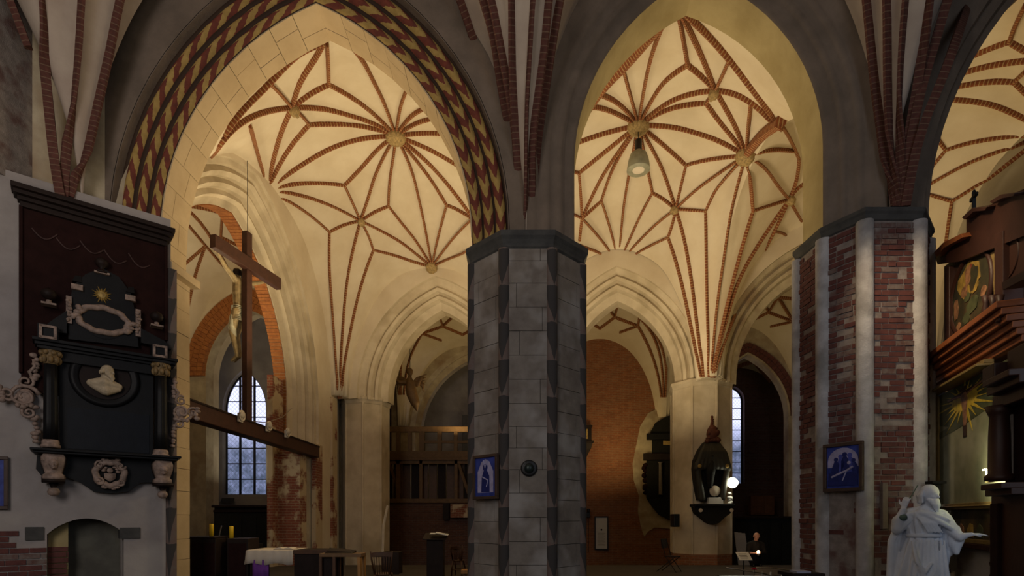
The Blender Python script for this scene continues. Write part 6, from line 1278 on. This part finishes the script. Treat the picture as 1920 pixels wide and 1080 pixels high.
pq([(cx-.03,.91),(cx+.03,.92),(cx+.07,.86),(cx+.05,.78),(cx+.04,.64),(cx,.64),(cx-.02,.78),(cx-.05,.86)], 'painted_figure', M['flesh'], .014); pq([(cx-.3,.92),(cx-.02,.90),(cx-.02,.885),(cx-.3,.905)], 'painted_arm', M['flesh'], .014); pq([(cx+.3,.945),(cx+.02,.90),(cx+.02,.885),(cx+.3,.93)], 'painted_arm', M['flesh'], .014)
for b in ((kA-.05, kA, z0p-.02, z1p), (kA-.05, kB+.3, z0p-.06, z0p), ): MB().box(b[0], b[1], -.06, .06, b[2], b[3]).build('gilt_frame', M['altar_gold'], at_, bevel=.008)
slabz(-.05, kA-.05, -.06, .1, .3, zl, 'side_post', M['altar_dark'])
# predella
zp0, zp1 = al.p(1770, 1009)[1], al.p(1770, 953)[1]
slabz(0, kB+.06, -.10, .06, zp1+.02, z0p-.06, 'predella_cornice', M['altar_gold']); slabz(.06, kB, -.02, .04, zp0, zp1, 'predella_panel', M['dark_paint'], 0)
for b in ((.02, kB+.05, zp0-.035, zp0+.03), (.02, kB+.05, zp1-.03, zp1+.03), (.02, .08, zp0, zp1), (kB-.02, kB+.05, zp0, zp1)): slabz(b[0], b[1], -.07, 0, b[2], b[3], 'predella_frame', M['altar_gold'])
for i, (u, mt) in enumerate(((.2,'paint_red'),(.35,'ochre'),(.5,'flesh'),(.65,'ochre'),(.8,'olive'))):
    x = .06+(kB-.12)*u; MB().slab([(x-.12, zp0+.06), (x+.1, zp0+.05), (x+.08, zp0+.2+.04*(i % 2)), (x-.02, zp0+.26), (x-.1, zp0+.18)], -.026, -.018).build('painted_patch', M[mt], at_)
slabz(-.02, kB+.15, -.14, .2, zp0-.11, zp0-.035, 'ledge', M['altar_dark']); slabz(0, kB-.02, .02, .2, .0, zp0-.11, 'base_wall', M['cloth_white'], 0); slabz(kB-.02, kB+.25, -.02, .2, .0, zp0-.11, 'base_pier', M['greywall'], 0)
# small lamp lighting the painting
p = al.p(1856, 890, -.22); t = thing('altar_lamp', 'small pale lantern lighting the radiant crucifix painting', 'lamp', (AO[0]+al.d[0]*p[0]+al.d[1]*.22, AO[1]+al.d[1]*p[0]-al.d[0]*.22, p[1]), al.rz)
MB().box(-.05, .05, -.03, .03, -.1, .06).build('body', M['altar_gold'], t, bevel=.006); MB().box(-.08, .08, -.05, .05, .06, .08).build('cap', M['altar_gold'], t)
kz = al.k(1856, -.22)-.12; area((AO[0]+al.d[0]*kz+al.d[1]*.36, AO[1]+al.d[1]*kz-al.d[0]*.36, p[1]+.02), Vector((-al.d[1], al.d[0], .12)).to_track_quat('-Z', 'Y').to_euler(), .12, 17, (1,.93,.62), spread=2.5)
# dark column bay standing in front
A2o = (AO[0]+al.d[1]*.62, AO[1]-al.d[0]*.62); a2 = PL(A2o, AD)
dk = thing('altar_aedicule', 'dark brown columned altar wing cut by the right edge', 'altar', (A2o[0], A2o[1], 0), a2.rz); kr = a2.k(1960)
def D_(x0, ya, x1, yb, y0, y1, nm, mt, xr=None, bev=.01): kx0, kx1 = a2.k(x0, y0), a2.k(x1); z1 = a2.p(xr or x0, ya, y0)[1]; z0 = a2.p(xr or x0, yb, y0)[1]; return MB().box(kx0, kx1, y0, y1, z0, z1).build(nm, mt, dk, bevel=bev)
dw = M['altar_dark']
D_(1842, 716, 1960, 728, -.28, .3, 'cornice', dw); D_(1850, 728, 1960, 744, -.2, .3, 'cornice', dw); D_(1860, 744, 1960, 770, -.1, .3, 'frieze', dw); D_(1864, 680, 1884, 716, -.2, .1, 'urn_block', dw); D_(1888, 660, 1960, 716, -.1, .2, 'attic', dw)
kx = a2.k(1874, -.08); zb, zt = a2.p(1862, 905)[1], a2.p(1862, 772)[1]
MB().lathe((kx, -.08, zb), [(.13,0),(.13,.05),(.10,.08),(.095,.5),(.085,zt-zb-.12),(.10,zt-zb-.08),(.13,zt-zb)], 20).build('column', dw, dk, smooth=True); D_(1884, 770, 1960, 905, .02, .2, 'wall_panel', M['red_board']); 
kx2 = a2.k(1893); MB().box(kx2, kx2+.03, -.02, .03, zb, zt-.1).build('pale_strip', M['pstone'], dk)
D_(1838, 909, 1960, 920, -.34, .3, 'ledge', dw, 1838); D_(1846, 920, 1960, 932, -.26, .3, 'ledge_moulding', dw, 1838); D_(1858, 932, 1960, 1150, -.12, .3, 'pedestal', dw, 1838); D_(1870, 945, 1890, 1140, -.16, -.1, 'pedestal_panel', M['red_board'], 1838)
m = MB()
for i in range(6): z = a2.p(1858, 960+i*24, -.12)[1]; spiral(m, a2.k(1858, -.12)-.0, z, .05, 1.2, 1, -.1, .014, 0)
m.build('scroll_edge', dw, dk, smooth=True)
# balustrade below the predella
t = thing('balustrade', 'dark turned wooden balustrade below the altar painting', 'balustrade', (AO[0]+al.d[0]*al.k(1776)+al.d[1]*.42, AO[1]+al.d[1]*al.k(1776)-al.d[0]*.42, 0), al.rz); zt = hz(1062, 8.4); Wb = 1.05
MB().box(0, Wb, 0, .12, zt-.06, zt).build('handrail', M['dark_wood'], t, bevel=.01); MB().box(0, .28, -.02, .14, 0, zt-.06).build('post', M['dark_wood'], t, bevel=.01)
for i in range(5): MB().lathe((.36+i*.13, .06, .1), [(.03,0),(.045,.1),(.02,.25),(.045,.42),(.03,zt-.2),(.045,zt-.16)], 10).build('baluster', M['dark_wood'], t, smooth=True)
MB().box(.2, Wb, 0, .12, 0, .1).build('base_rail', M['dark_wood'], t)
t = thing('dark_post', 'slim dark post with small cap between statue and altar painting', 'post', (at(1757,0,8.1).x, 8.1, 0)); H = hz(902, 8.1); MB().box(-.07, .07, 0, .1, 0, H-.04).build('shaft', M['stall_black'], t, bevel=.01); MB().box(-.09, .12, -.03, .12, H-.04, H).build('cap', M['stall_black'], t)
